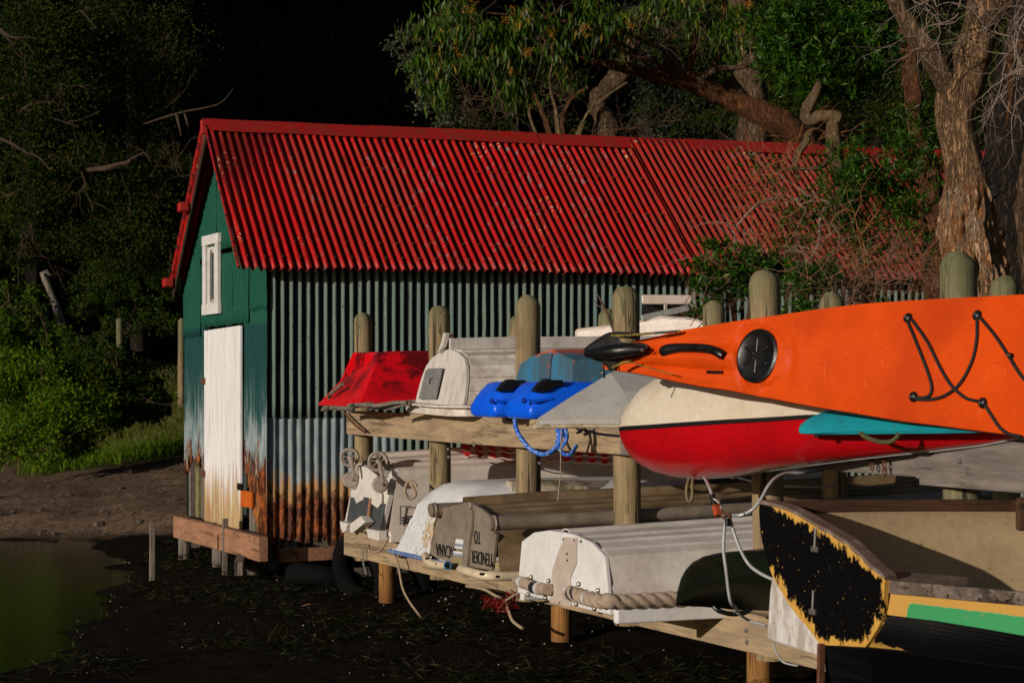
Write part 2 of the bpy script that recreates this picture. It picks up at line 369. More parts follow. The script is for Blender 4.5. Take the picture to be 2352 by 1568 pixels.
# gable: sheets above, door and side sheets below
def gtop(y): return ZE + (ZR-ZE)*(1-abs(y-YR)/(YR-YS+.06)) if y < YR else ZE + (ZR-ZE)*(1-abs(y-YR)/(YF-YR+.06))
ycur = YS-.03; k = 0
gb = [YS-.03, 18.32, 18.86, 19.42, 20.02, YF]
for i in range(5):
    y0, y1 = gb[i], gb[i+1]+.02
    zb = [2.36, 2.26, 2.25, 2.25, 2.17][i]
    zt = 2.4 + 1.7
    f_top = lambda u, y0=y0: zt - gtop(y0+u)
    f_bot = lambda u, zb=zb, i=i: zt - zb + .02*mnoise.noise(Vector((u*8, i, 0)))
    if i in (1, 2, 3):            # upper and lower panel with a lapped joint
        zj = 3.02 - .06*i
        mk('gable_sheet', corr((XG-.010, y0, zt), (0,1,0), (0,0,-1), (-1,0,0), y1-y0, 1, 8, bottom=lambda u, zj=zj: zt-zj-.04+.01*mnoise.noise(Vector((u*11, zj, 1))), top=f_top, dent=.008, seed=k+60, amp=.0035, seg=6), MT['gable'], shed, True, solid=.0012)
        mk('gable_sheet', corr((XG-.002, y0, zt), (0,1,0), (0,0,-1), (-1,0,0), y1-y0, 1, 8, bottom=f_bot, top=lambda u, zj=zj: zt-zj, dent=.008, seed=k+70, amp=.0035, seg=6), MT['gable'], shed, True, solid=.0012)
    else:
        mk('gable_sheet', corr((XG-.004-.005*(i == 4), y0, zt), (0,1,0), (0,0,-1), (-1,0,0), y1-y0, 1, 12, bottom=f_bot, top=f_top, dent=.008, seed=k+60, amp=.0035, seg=6), MT['gable'], shed, True, solid=.0012)
    k += 1
def rag2(u):
    d = max(0, (u-.35)/.4)
    return 2.37 - (.98 - .45*max(0, 1-u/.34) + .20*mnoise.noise(Vector((u*16, 1.5, 0))) + .12*mnoise.noise(Vector((u*48, 5, 0))) if u > .36 else .40+.1*mnoise.noise(Vector((u*30, 2, 0)))-.3*max(0,.2-u)*0)
def rag_r(u):   # from the near corner (u=0) towards the door: torn upwards next to the door
    y = u
    z = .35 + max(0, y-.22)*1.25 + .10*mnoise.noise(Vector((u*22, 4, 0))) + .06*mnoise.noise(Vector((u*60, 4, 1)))
    return 2.38 - z
mk('wall_sheet', corr((XG+.006, YS-.02, 2.38), (0,1,0), (0,0,-1), (-1,0,0), .78, 1.9, 22, bottom=rag_r, dent=.008, seed=90, amp=.006), MT['gable'], shed, True, solid=.0012)
def rag_l(u):
    z = .98 + .16*mnoise.noise(Vector((u*22, 8, 0))) - .5*max(0, u-.62)*1.2 + .10*mnoise.noise(Vector((u*70, 8, 1)))
    return 2.3 - max(.5, z)
mk('wall_sheet', corr((XG+.006, 19.86, 2.3), (0,1,0), (0,0,-1), (-1,0,0), YF-19.86+.03, 1.9, 20, bottom=rag_l, dent=.008, seed=91, amp=.0075), MT['gable'], shed, True, solid=.0012)
# corner flashing and rear walls (seen only from elsewhere)
mk('corner_post', box(XG+.03, XG+.12, YS+.03, YS+.12, .15, ZE), MT['oldwood'], shed)
mk('corner_post', box(XG+.03, XG+.12, YF-.12, YF-.03, .15, ZE), MT['oldwood'], shed)
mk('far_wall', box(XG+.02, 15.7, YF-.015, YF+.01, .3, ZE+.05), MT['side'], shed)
mk('end_wall', prism([(15.72, YS, .3), (15.72, YF, .3), (15.72, YF, ZE), (15.72, YR, ZR-.02), (15.72, YS, ZE)], (.02,0,0)), MT['gable'], shed)
mk('wall_plate', box(XG+.03, 15.65, YS+.04, YS+.12, ZE-.12, ZE-.03), MT['oldwood'], shed)
# posts and boards showing where the iron has rusted away
mk('stud', box(XG+.03, XG+.10, 18.33, 18.43, .38, 2.3), MT['oldwood'], shed)
for yy, zz in ((18.18,1.02), (18.27,1.06), (18.07, .86)):
    mk('board', box(XG+.012, XG+.028, yy, yy+.075, .36, zz), MT['oldwood'], shed)
mk('stud', box(XG+.03, XG+.10, 20.06, 20.14, .45, 2.3), MT['oldwood'], shed)
mk('stud', box(XG+.04, XG+.09, 20.30, 20.42, .45, 1.2), paint('mossy_stud', (.25,.22,.10), (.12,.10,.06), 10), shed)
mk('interior_lining', box(XG+.16, 15.5, YS+.16, YF-.16, .42, .46), MT['darkwood'], shed)
# door of boards
dm = M('door_paint', .6, .3)
z = dm.axis(2); g = dm.noise(34, (1,1,.05), 6, .7); zz = dm.math('ADD', z, dm.math('MULTIPLY', dm.math('SUBTRACT', dm.noise(22, (1,1,.06), 4), .5), .9))
col = dm.mix(dm.math('MULTIPLY', dm.step(g, .46, .68), .7), (.84,.83,.83), (.50,.46,.42))
col = dm.mix(dm.step(zz, 1.02, .62), col, dm.mix(dm.step(g, .42, .6), (.62,.47,.25), (.33,.22,.12)))
col = dm.mix(dm.math('MULTIPLY', dm.step(zz, .98, .8), dm.step(dm.noise(40, (1,1,.03), 3, off=(3,3,3)), .56, .62)), col, (.42,.13,.02))
col = dm.mix(dm.step(dm.noise(60, (1,1,.12), 3, off=(8,3,3)), .69, .71), col, (.12,.07,.04))
MT['door'] = dm.fin(col, g, .5, .005)
y0, y1 = 18.50, 19.80
nb = 8
for i in range(nb):
    a0 = y0+(y1-y0)*i/nb; a1 = y0+(y1-y0)*(i+1)/nb-.008; px_ = R.uniform(-.003, .003)
    zb = .42 + R.uniform(0, .05)
    V, Fc = [], []
    mk('door_board', box(XG-.035+px_, XG-.012+px_, a0, a1, zb, 2.235-.02*i/nb), MT['door'], shed, bevel=.003)
mk('door_frame', box(XG-.012, XG+.03, 19.80, 19.86, .40, 2.27), paint('dark_green_wood', (.01,.035,.028), None, 20), shed)
mk('door_hinge', box(XG-.045, XG-.02, 19.74, 19.86, 1.72, 1.78), MT['rust'], shed)
mk('door_hinge', box(XG-.045, XG-.02, 19.74, 19.86, .86, .92), MT['rust'], shed)
mk('latch_board', box(XG-.03, XG-.005, 18.16, 18.50, .66, .80), paint('orange_board', (.62,.13,.012), (.45,.07,.01), 14), shed, bevel=.004)
mk('latch', box(XG-.045, XG-.03, 18.44, 18.56, .80, .86), MT['black'], shed)
# window
win = mk('window', box(XG-.030, XG-.012, 19.36, 19.68, 2.42, 2.98), paint('window_shutter', (.66,.64,.60), (.4,.37,.34), 12, rough=.6), shed)
mf = paint('window_frame_paint', (.74,.71,.69), (.55,.5,.46), 18, rough=.6)
f1 = KX(476, 600, 4.97).y; f0 = KX(511, 600, 4.97).y
for nm, b in (('window_frame', box(XG-.05, XG-.013, f0-.02, f1+.02, 3.00, 3.09)), ('window_frame', box(XG-.05, XG-.013, f0-.02, f1+.02, 2.36, 2.46)),
              ('window_frame', box(XG-.048, XG-.013, f0, f0+.10, 2.46, 3.00)), ('window_frame', box(XG-.048, XG-.013, f1-.10, f1, 2.46, 3.00))):
    mk(nm, b, mf, win, bevel=.004)
for yy in (19.44, 19.53): mk('window_slot', box(XG-.036, XG-.0295, yy, yy+.03, 2.50, 2.92), MT['black'], win)
mk('window_bar', box(XG-.044, XG-.0295, 19.485, 19.52, 2.48, 2.95), MT['galv'], win)
# roof
def skew(V, y_near, ysign):
    out = []
    for x, y, z in V:
        out.append((x + .07*(y-17.6)/1.5*max(0, 1-(x-4.7)/1.5), y, z + .006*math.sin(x*1.1)+.0045*max(0, x-7)))
    return out
dn = Vector((0, 17.60-YR, 2.695-ZR)); ln = dn.length; dn.normalize(); nn_ = Vector((0, dn.z, -dn.y)); nn_ = nn_ if nn_.z > 0 else -nn_
df = Vector((0, 20.62-YR, 2.74-ZR)); lf = df.length; df.normalize(); nf = Vector((0, -df.z, df.y)); nf = nf if nf.z > 0 else -nf
xw, k = 4.70, 0
while xw < 15.9:
    wd = SP*8
    if k == 12: off = .0
    lift = .007*(k % 2) + (.028 if k in (7, 8) else 0)
    v, f = corr(Vector((xw, YR, ZR)) + nn_*lift, (1,0,0), dn, nn_, wd+.045, ln + R.uniform(-.012, .012) + (.05 if k == 7 else 0), 14, dent=.009, seed=k+100, amp=.021, seg=10, phase=xw-4.7+.01,
                bottom=(lambda u, L=ln+R.uniform(-.01, .015), kk=k: L + .012*mnoise.noise(Vector((u*20, kk, 2)))))
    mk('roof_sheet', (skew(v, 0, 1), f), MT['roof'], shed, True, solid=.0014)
    if k % 2 == 0:
        v, f = corr(Vector((xw, YR, ZR)) + nf*lift, (1,0,0), df, nf, wd*2+.045, lf, 6, dent=.008, seed=k+200, amp=.021, seg=8)
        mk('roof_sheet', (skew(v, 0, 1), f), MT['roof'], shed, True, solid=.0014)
    xw += wd; k += 1
rm = M('ridge_red', .5, .4); nz_ = rm.noise(7, (1,1,1), 6, .7)
c = rm.mix(rm.step(nz_, .35, .7), (.42,.010,.009), (.28,.03,.018)); c = rm.mix(rm.step(rm.noise(40, (.5,1,1), 3), .68, .72), c, (.05,.02,.015))
c = rm.mix(rm.step(rm.noise(50, (1,1,1), 2, off=(3,8,1)), .73, .75), c, (.45,.33,.2))
MT['ridge'] = rm.fin(c, nz_, .3, .005)
NV, NF = [], []
for vv in (.09, .62, 1.18, 1.72, 1.93):
    for q in range(1, 146, 2):
        c = Vector((4.72+q*SP-.01, YR, ZR)) + dn*vv + nn_*.020; c.z += .006*math.sin(c.x*1.1)+.0045*max(0, c.x-7)
        v, f = lathe(c, [(.010,-.004),(.009,.004),(.004,.007)], 5, nn_); off = len(NV); NV += v; NF += [tuple(i+off for i in k_) for k_ in f]
mk('roof_nails', (NV, NF), MT['rust'], shed)['kind'] = 'stuff'
x0 = 4.73
for i in range(7):
    x1 = x0 + 1.66; s = .006*(i % 2); V = []
    for x in (x0, x0+.4, x0+.8, x0+1.25, x1):
        wob = .006*mnoise.noise(Vector((x*3, 0, 0)))+.0045*max(0, x-7)
        for (dy, dz) in ((-.125,-.098), (-.05,-.022), (-.018,.012), (0,.022), (.018,.012), (.05,-.022), (.125,-.098)):
            V.append((x + .07*(YR+dy-17.6)/1.5*max(0, 1-(x-4.7)/1.5), YR+dy*(1.0), ZR+.026+dz+s+wob))
    Fq = [(a*7+b, a*7+b+1, (a+1)*7+b+1, (a+1)*7+b) for a in range(4) for b in range(6)]
    mk('ridge_cap', (V, Fq), MT['ridge'], shed, False, solid=.002)
    x0 += 1.62
# barge capping on both gable edges, with its joint clips
def gedge(t, side):   # t 0 at ridge
    if side > 0: return Vector((4.80+.06*t, YR+(20.66-YR)*t, ZR+(2.72-ZR)*t))
    return Vector((4.795-.10*t, YR+(17.60-YR)*t, ZR+(2.69-ZR)*t))
bm_ = paint('barge_red', (.42,.012,.010), (.06,.008,.008), 16, .45, .6, rough=.5)
for sd in (1, -1):
    pts = [gedge(t, sd) + Vector((-.01, 0, .035 if sd > 0 else .0)) for t in np.linspace(0, 1.06 if sd > 0 else 1.0, 9)]
    mk('barge_roll', tube(pts, .030 if sd > 0 else .012, 10), bm_, shed, True)
    if sd > 0:
        pts = [p + Vector((.012, 0, -.075)) for p in pts]
        secs = [[p+Vector((0,0,.05)), p+Vector((.012,0,.05)), p+Vector((.012,0,-.07)), p+Vector((0,0,-.07))] for p in pts]
        mk('barge_board', loft(secs, True, True), MT['darkwood'], shed)
        for t in (.50, 1.0):
            p = gedge(t, 1); mk('barge_clip', bar(p+Vector((-.06,-.05,-.02)), p+Vector((-.06,.06,-.03)), .09, .085), MT['ridge'], shed, bevel=.01)
mk('ridge_end', bar(Vector((4.75, YR, ZR-.03)), Vector((4.82, YR, ZR-.03)), .06, .13), MT['ridge'], shed, bevel=.01)
# foundations
mk('bearer', box(4.78, 4.86, 17.32, 20.36, .27, .475), MT['bearer'], shed, bevel=.006)
for xx, yy in ((4.9,17.9),(4.9,19.1),(4.9,20.4),(6.8,17.9),(6.8,20.4),(8.8,17.9),(10.8,17.9),(12.8,17.9),(15,17.9),(8.8,20.4),(12.8,20.4)):
    g0 = gz(xx, yy); 
    mk('stump', tube([(xx, yy, min(g0-.15, .1)), (xx, yy, .44)], .06, 10), MT['oldwood'], shed)
mk('bearer', box(4.9, 15.6, YS+.02, YS+.10, .30, .42), MT['oldwood'], shed)
mk('floor', box(4.95, 15.6, YS+.12, YF-.12, .42, .455), MT['darkwood'], shed)
for (xa, ya, xb, yb, zc) in ((5.0,17.5,6.6,17.62,.30), (4.95,16.9,7.2,17.25,.16), (4.6,17.3,5.1,18.9,.22)):
    tagp(mk('fallen_timber', bar((xa, ya, zc), (xb, yb, zc+.03), .07, .11), MT['bearer' if zc > .25 else 'oldwood'], base=(xa, ya, zc)),
      {.30: 'short reddish timber offcut lying against the torn foot of the shed wall', .16: 'long dark timber lying on the mud in front of the shed side', .22: 'weathered timber lying under the pinkish bearer below the shed door'}[zc], 'timber')
# ------------------------------------------------------------------ rack
rack = thing('boat_rack', 'two tier timber boat rack of round posts and wide beams in front of the shed', 'boat rack', (5.1, 11.5, .2))
XB = 5.13
fposts = [(836,717), (1012,700), (1214,677), (1443,657), (1770,621), (2215,577)]
def dome(x, y, z0, z1, r, seed):
    prof = [(r*1.0, z0-z1)]
    prof += [(r*(1+.02*mnoise.noise(Vector((seed, h*2, 0)))), h) for h in np.linspace(z0-z1+.1, -r*.95, 7)]
    for q, a in enumerate(np.linspace(.12, 1.40, 8)):
        prof += [(r*math.cos(a)*1.0, -r*.95 + r*.95*math.sin(a) - .0012), (r*math.cos(a)*.975, -r*.95 + r*.95*math.sin(a) + .0012)]
    v, f = lathe((x, y, z1), prof, 22)
    lx, ly = .012*math.sin(seed*5), .014*math.cos(seed*3)
    v = [(px+lx*(pz-z0), py+ly*(pz-z0), pz + (.012*mnoise.noise(Vector((px*14, py*14, seed))) if pz > z1-r else 0)) for px, py, pz in v]
    v = [(px+.004*mnoise.noise(Vector((px*9, py*9, pz*1.5+seed))), py+.004*mnoise.noise(Vector((px*9, py*9, pz*1.5-seed))), pz) for px, py, pz in v]
    return v, f
for i, (px_, py_) in enumerate(fposts):
    p = KX(px_, py_, XB)
    mk('post', dome(XB, p.y, .40, p.z, [.068,.074,.0765,.076,.076,.0775][i], i*3.7), MT['post'] if i < 3 else MT['postg'] if i == 5 else MT['post'], rack, True)
for i, (px_, py_) in enumerate(((836,717),(1400,710),(1650,690),(1920,670),(2313,632),(2560,600))):
    p = KX(px_, py_, 6.65) if i else Vector((6.65, 16.2, 2.28))
    mk('post', dome(6.65, p.y, gz(6.65, p.y)-.3, p.z, .073, i*5.1+2), MT['postg'] if i in (1,4) else MT['post'], rack, True)
def plank_beam(x0, x1, y0, y1, z0, z1, mat, sag=0):
    n = 6; secs = []
    for t in np.linspace(0, 1, n):
        y = y0+(y1-y0)*t; s = -sag*math.sin(t*math.pi)
        secs.append([(x0,y,z0+s),(x0,y,z1+s),(x1,y,z1+s),(x1,y,z0+s)])
    return mk('beam', loft(secs, True, True), mat, rack, bevel=.004)
ye = KX(797, 950, 4.99).y
yb = [ye, KX(1428, 1000, 4.99).y, KX(2112, 1000, 4.99).y, 5.2]
cut = KX(845, 950, 4.99).y
plank_beam(4.985, 5.05, cut+.003, ye, 1.353, 1.527, MT['beam'])
plank_beam(4.98, 5.05, yb[1]+.003, cut, 1.352, 1.529, MT['beam'], .004)
plank_beam(4.982, 5.05, yb[2]+.003, yb[1], 1.350, 1.527, MT['beamg'], .003)
plank_beam(4.955, 5.05, yb[3], yb[2]-.05, 1.32, 1.52, MT['beamg'])
mk('joint_block', box(4.97, 5.05, yb[2]-.047, yb[2]-.001, 1.345, 1.53), MT['beamg'], rack, bevel=.004)
plank_beam(6.53, 6.575, 6.2, 16.3, 1.352, 1.527, MT['beam']); plank_beam(6.53, 6.575, 6.2, 16.3, .44, .63, MT['beam'])
ls = [ye, KX(958, 1280, 4.97).y, KX(1740, 1500, 4.97).y, 6.4]
plank_beam(4.965, 5.045, ls[1]+.002, ls[0], .45, .64, MT['beam']); plank_beam(4.967, 5.045, ls[2]+.002, ls[1]-.002, .452, .638, MT['beam'], .004); plank_beam(4.965, 5.045, ls[3], ls[2]-.002, .45, .638, MT['beam'])
for (px_, b, bot) in ((890, 5.12, -.05), (1290, 5.12, -.05), (1745, 5.12, 0), (2120, 5.12, 0)):
    y = KX(px_, 1400, b).y; mk('pile', tube([(b, y, gz(b, y)-.3), (b, y, .30), (b, y, .449)], .064, 20, rad=lambda i, a: 1+.02*math.sin(3*a)), MT['pile'], rack, True)
for y in (12.6, 9.4, 15.3): mk('pile', tube([(6.6, y-.2, gz(6.6, y)-.3), (6.6, y-.2, .449)], .06, 16), MT['pile'], rack, True)
bolt = simple('bolt_steel', (.32,.30,.28), .45, .7)
for (px_, py_, bx) in ((1029,1031,4.978),(1030,1049,4.978),(1239,1042,4.978),(1239,1063,4.978),(2128,1047,4.978),(2128,1097,4.978),(2205,1059,4.951),
                       (1024,1375,4.963),(1212,1358,4.963),(1714,1447,4.963),(1716,1474,4.963),(1868,1493,4.963)):
    p = KX(px_, py_, bx); mk('bolt', lathe(p, [(.011,.006),(.011,-.003),(.007,-.008)], 10, (1,0,0)), bolt, rack, True)
# ------------------------------------------------------------------ stakes, bollards, stump
for (px_, yb_, yt, d, w, lab) in ((349,1345,1200,18.6,.045,'leftmost thin grey stake standing in the mud at the water edge'), (516,1330,1190,18.9,.045,'thin grey stake standing in front of the pinkish bearer below the shed door'), (682,1325,1180,19.0,.045,'thin grey stake standing beside the rusted shed corner')):
    p = K(px_, yb_, d); q = K(px_+1, yt, d)
    tagp(mk('stake', join(bar(p-Vector((0,0,.2)), q, w, .03, (0,1,0))), MT['oldwood'], base=p, bevel=.004), lab, 'stake', 'stakes in the mud')
for (px_, yb_, yt, d, lab) in ((276,803,730,40,'short round post standing in grass beyond the dark green bush'), (416,850,731,37,'taller round post standing just left of the shed gable')):
    p = K(px_, yb_, d); q = K(px_, yt, d)
    tagp(mk('bollard', dome(p.x, p.y, p.z-.7, q.z, .058, px_), MT['post'], base=(p.x, p.y, p.z), smooth=True), lab, 'post', 'posts beyond the shore')
st_ = thing('dead_tree_stump', 'bare leaning dead stump sticking up from the bushes at left', 'stump', K(150, 760, 34))
pts = [K(152,790,34), K(140,740,34), K(128,700,34), K(112,660,34), K(104,640,34)]
mk('trunk', tube(pts, [.075,.07,.062,.055,.06], 10, rad=lambda i, a: 1+.12*math.sin(2*a+i)), MT['oldwood'], st_, True)
mk('broken_top', tube([K(104,642,34), K(98,628,34), K(108,624,34), K(116,632,34)], [.055,.05,.04,.015], 8), MT['oldwood'], st_, True)
# ------------------------------------------------------------------ boats
def curvepts(x, xs, ys): return float(np.interp(x, xs, ys))
def hull(stations, prof, m=1):
    """stations: (x, yc, W, z0, H, tip) ; prof: half profile (f of W, f of H) from gunwale to keel"""
    full = [(f, g) for f, g in prof] + [(-f, g) for f, g in prof[::-1][1:]]
    secs = []
    for st in stations:
        x, yc, Wd, z0, H = st[:5]; rk = st[5] if len(st) > 5 else 0
        secs.append([(x + rk*g, yc - f*Wd, z0+g*H) for f, g in full])
    return secs
def rim(secs, idx, w, h, dx=0, out=0):   # gunwale moulding following the hull edge
    pts = [Vector(s[idx]) for s in secs]
    s = []
    for p, q in zip(pts, secs):
        sg = -1 if idx == 0 else 1
        p = p + Vector((dx, sg*out, 0)); s.append([p+Vector((0,-w/2,-h/2)), p+Vector((0,w/2,-h/2)), p+Vector((0,w/2,h/2)), p+Vector((0,-w/2,h/2))])
    return loft(s, True, True)
def cap(sec, dx=-.012): return prism([Vector(p) for p in sec], (dx,0,0))
def helix(pts, r, strands=3, pitch=.1, n=18, amp=.16):
    P = [Vector(p) for p in pts]; s = 0; S = [0]
    for a, b in zip(P, P[1:]): s += (b-a).length; S.append(s)
    return tube(P, r, n, rad=lambda i, a: 1 + amp*(abs(math.cos(strands/2*(a - S[i]/pitch*2*math.pi/1)))*2-1))
def rope(name, pts, r, mat, parent=None, lab=None, cat=None, grp=None, m=10, strands=3, pitch=None, n=10):
    sp = [Vector(p) for p in spline([tuple(p) for p in pts], m)]
    # even resample
    L = [0]
    for a, b in zip(sp, sp[1:]): L.append(L[-1]+(b-a).length)
    k = max(8, int(L[-1]/(r*1.2))); k = min(k, 420); q = []
    for t in np.linspace(0, L[-1], k):
        q.append(Vector([float(np.interp(t, L, [p[c] for p in sp])) for c in range(3)]))
    v = helix(q, r, strands, pitch or r*7, n) if strands else tube(q, r, n)
    o = mk(name, v, mat, parent, True, base=None if parent else q[0])
    if lab: tagp(o, lab, cat, grp)
    return o
def plate(pts, off, name, mat, parent, bev=0, label=None): return mk(name, prism([Vector(p) for p in pts], off), mat, parent, bevel=bev, label=label)
def torus(c, R0, r, axis, n=28, m=10, sq=1):
    ax = Vector(axis).normalized(); s = ax.orthogonal().normalized(); t = ax.cross(s); V, F = [], []
    for i in range(n):
        a = 2*math.pi*i/n; d = s*math.cos(a)+t*math.sin(a)
        for k in range(m):
            b = 2*math.pi*k/m; V.append(tuple(Vector(c)+d*(R0+r*math.cos(b))+ax*r*sq*math.sin(b)))
    for i in range(n):
        for k in range(m): F.append((i*m+k, ((i+1) % n)*m+k, ((i+1) % n)*m+(k+1) % m, i*m+(k+1) % m))
    return V, F
def text(s, size, origin, rx, ry, mat, parent, name='lettering', extr=.0012, shear=0, wid=.3):
    """rx, ry: world directions of reading and of up"""
    cu = bpy.data.curves.new(name, 'FONT'); cu.body = s; cu.size = size; cu.extrude = extr; cu.shear = shear; cu.space_character = 1.05
    o = bpy.data.objects.new(name, cu); link(o)
    me = bpy.data.meshes.new_from_object(o.evaluated_get(bpy.context.evaluated_depsgraph_get())); bpy.data.objects.remove(o)
    mx = max(v.co.x for v in me.vertices); sx = wid/mx
    rx, ry = Vector(rx).normalized(), Vector(ry).normalized(); rz = rx.cross(ry)
    T = Matrix((rx*sx, ry, rz)).transposed().to_4x4(); T.translation = Vector(origin) - wloc(parent)
    me.transform(T); me.materials.clear(); me.materials.append(mat)
    q = bpy.data.objects.new(name, me); link(q); q.parent = parent; return q
PW = paint('white_boat_paint', (.80,.79,.78), (.66,.63,.60), 5, .45, .75, rough=.45, grime=((.45,.40,.34), .22), bscale=30)
PWs = paint('white_hull_paint', (.80,.75,.69), (.66,.60,.54), 7, .4, .7, rough=.5, grime=((.38,.32,.26), .4))
ALU = paint('bare_aluminium_dull', (.36,.30,.235), (.25,.20,.15), 8, .35, .7, rough=.5, grime=((.15,.11,.07), .6), metal=.25, bscale=60)
ALUB = paint('brown_stained_aluminium', (.24,.155,.075), (.34,.25,.15), 7, .4, .7, rough=.55, grime=((.09,.05,.02), .6), metal=.2)
PVC = paint('cream_plastic_pipe', (.72,.60,.42), (.6,.48,.3), 10, rough=.35)
SCR = simple('screw_steel', (.25,.22,.19), .4, .6)
# --- white aluminium dinghy, lower tier ------------------------------------------------------
b1 = thing('upturned_dinghy', 'upturned white aluminium dinghy with a rope fender along its stern', 'dinghy', (5.6, 10.12, .64), 'upturned boats on the lower rack')
tp = [(1,0),(.995,.07),(.96,.36),(.90,.77),(.62,.93),(.28,.995),(0,1.0)]
stt = [(4.40,10.13,.585,.625,.362), (4.8,10.13,.60,.63,.372), (5.3,10.14,.62,.635,.385), (5.9,10.14,.61,.64,.40), (6.5,10.15,.52,.645,.415), (7.0,10.15,.34,.65,.42), (7.35,10.15,.10,.66,.40)]
hp = [(1,0),(1.0,.10),(.985,.125),(.982,.20),(.965,.215),(.955,.36),(.945,.38),(.935,.42),(.90,.77),(.80,.83),(.775,.86),(.745,.845),(.60,.905),(.575,.94),(.545,.925),(.40,.955),(.375,.985),(.345,.965),(.10,.99),(.08,1.0),(.045,1.04),(0,1.045)]
secs = hull(stt, hp); mk('hull', loft(secs), PWs, b1, False, solid=.006)
s0 = [(4.402, 10.13-f*.585*1.0, .625+g*.362) for f, g in tp] + [(4.402, 10.13+f*.585, .625+g*.362) for f, g in tp[::-1][1:]]
mk('transom', cap(s0, -.03), PW, b1, bevel=.008)
mk('gunwale', rim(secs, 0, .05, .085, out=.012), PW, b1, bevel=.008); mk('gunwale', rim(secs, -1, .05, .085, out=.012), PW, b1, bevel=.008)
# pinkish stain down the middle, an outline where a motor pad was
pad = [(447,425),(548,432),(545,640),(520,690),(495,760),(500,985),(330,945),(350,700),(395,560)]
Z3 = lambda x, y: ((x/3.267+1240)*.9408, (y/3.267+1180)*.9408)
MP = paint('pinkish_bare_patch', (.52,.43,.37), (.60,.53,.48), 9, rough=.6, grime=((.40,.30,.22), .5))
pts = [KX(*Z3(*p), 4.366) for p in pad]; mk('motor_pad', prism(pts, (.004,0,0)), MP, b1, bevel=.002)
for (x, y) in ((442,442),(528,450),(412,948),(472,560),(474,610),(578,460)): mk('screw', lathe(KX(*Z3(x, y), 4.364), [(.006,.004),(.006,-.003),(.003,-.005)], 8, (1,0,0)), SCR if y not in (560,610) else MT['rust'], b1)
# rope fender pieces
RF = paint('thick_rope', (.44,.34,.25), (.30,.22,.16), 40, rough=.95, bump=.8, bscale=180)
xr = 4.335
def zz3(x, y, b=xr): return KX(*Z3(x, y), b)
fend = thing('rope_fender', 'thick grey twisted rope fender strapped round the stern of the white aluminium dinghy', 'rope', zz3(300, 840))
mk('rope_length', tube([zz3(60,775,4.42), zz3(90,775), zz3(150,800), zz3(220,830), zz3(270,838), zz3(320,842)], [.020,.028,.030,.031,.031,.030], 16), RF, fend, True)
pr = [zz3(490,870), zz3(560,890), zz3(640,915), zz3(710,932), KY(*Z3(800,935), 9.515), KY(*Z3(880,940), 9.508), KY(*Z3(1050,932), 9.50), KY(*Z3(1200,925), 9.495), KY(*Z3(1360,915), 9.49), KY(*Z3(1500,905), 9.49)]
spn = [Vector(p) for p in spline([tuple(p) for p in pr], 16)]
mk('rope_length', helix(spn, .034, 3, .20, 24, .15), RF, fend, True)
TP = simple('dark_tape', (.02,.022,.03), .5); WT = simple('white_tape', (.6,.6,.58), .5)
def ring(p, q, r, mat, nm): mk(nm, tube([p, q], r, 16), mat, fend, True)
ring(zz3(205,826), zz3(246,836), .0325, TP, 'tape_band'); ring(zz3(243,836), zz3(262,838), .034, WT, 'strap'); ring(zz3(108,783), zz3(128,790), .032, WT, 'strap')
ring(zz3(482,868), zz3(498,872), .036, WT, 'strap'); ring(zz3(505,876), zz3(560,890), .0355, TP, 'tape_band'); ring(zz3(632,912), zz3(650,918), .0375, WT, 'strap')
for (x, y) in ((187,745),(327,775),(566,800),(720,850),(165,882),(302,910),(547,958),(692,995)):
    c = KX(*Z3(x, y), 4.366); mk('lug', lathe(c, [(.012,.004),(.012,-.006),(.006,-.012)], 10, (1,0,0)), SCR, b1)
cl = KY(*Z3(1000,1070), 9.53)
mk('cleat', join(bar(cl+Vector((-.085,0,-.018)), cl+Vector((.085,0,-.008)), .018, .012), bar(cl+Vector((-.025,0,-.015)), cl+Vector((-.025,0,.02)), .014, .014, (1,0,0)), bar(cl+Vector((.025,0,-.015)), cl+Vector((.025,0,.02)), .014, .014, (1,0,0))), MT['black'], b1, bevel=.003)
# --- bare aluminium tender -------------------------------------------------------------------
b2 = thing('upturned_dinghy', 'upturned bare aluminium dinghy with round side tubes, lettered TENDER TO JACANA', 'dinghy', (5.6, 11.65, .7), 'upturned boats on the lower rack')
YC = 11.655; Wd = .54
stt = [(4.43,YC,Wd,.705,.345), (4.9,YC,Wd*1.03,.705,.365), (5.6,YC,Wd*1.05,.70,.385), (6.3,YC,Wd*1.0,.70,.40), (7.0,YC,Wd*.85,.70,.42), (7.7,YC-.02,Wd*.5,.70,.44), (8.1,YC-.02,Wd*.12,.72,.42)]
hp = [(1,0),(1,.07),(.985,.09),(.965,.55),(.92,.62),(.86,.72),(.78,.80),(.76,.845),(.72,.83),(.56,.885),(.54,.925),(.50,.905),(.34,.94),(.32,.975),(.28,.955),(.07,.985),(.055,1.10),(0,1.11)]
secs = hull(stt, hp); mk('hull', loft(secs), ALUB, b2, solid=.005)
tpt = [(1000,1160),(1025,1000),(1060,870),(1095,760),(1120,705),(1250,675),(1345,650),(1400,650),(1500,710),(1600,790),(1610,920),(1645,960),(1600,1300),(1300,1250)]
Z2 = lambda x, y: ((x/3.92+800)*.9408, (y/3.92+1060)*.9408)
mk('transom', prism([KX(*Z2(*p), 4.43) for p in tpt], (-.022,0,0)), ALU, b2, bevel=.004)
tb = [Vector(KX(*Z2(1012,725), 4.36))]
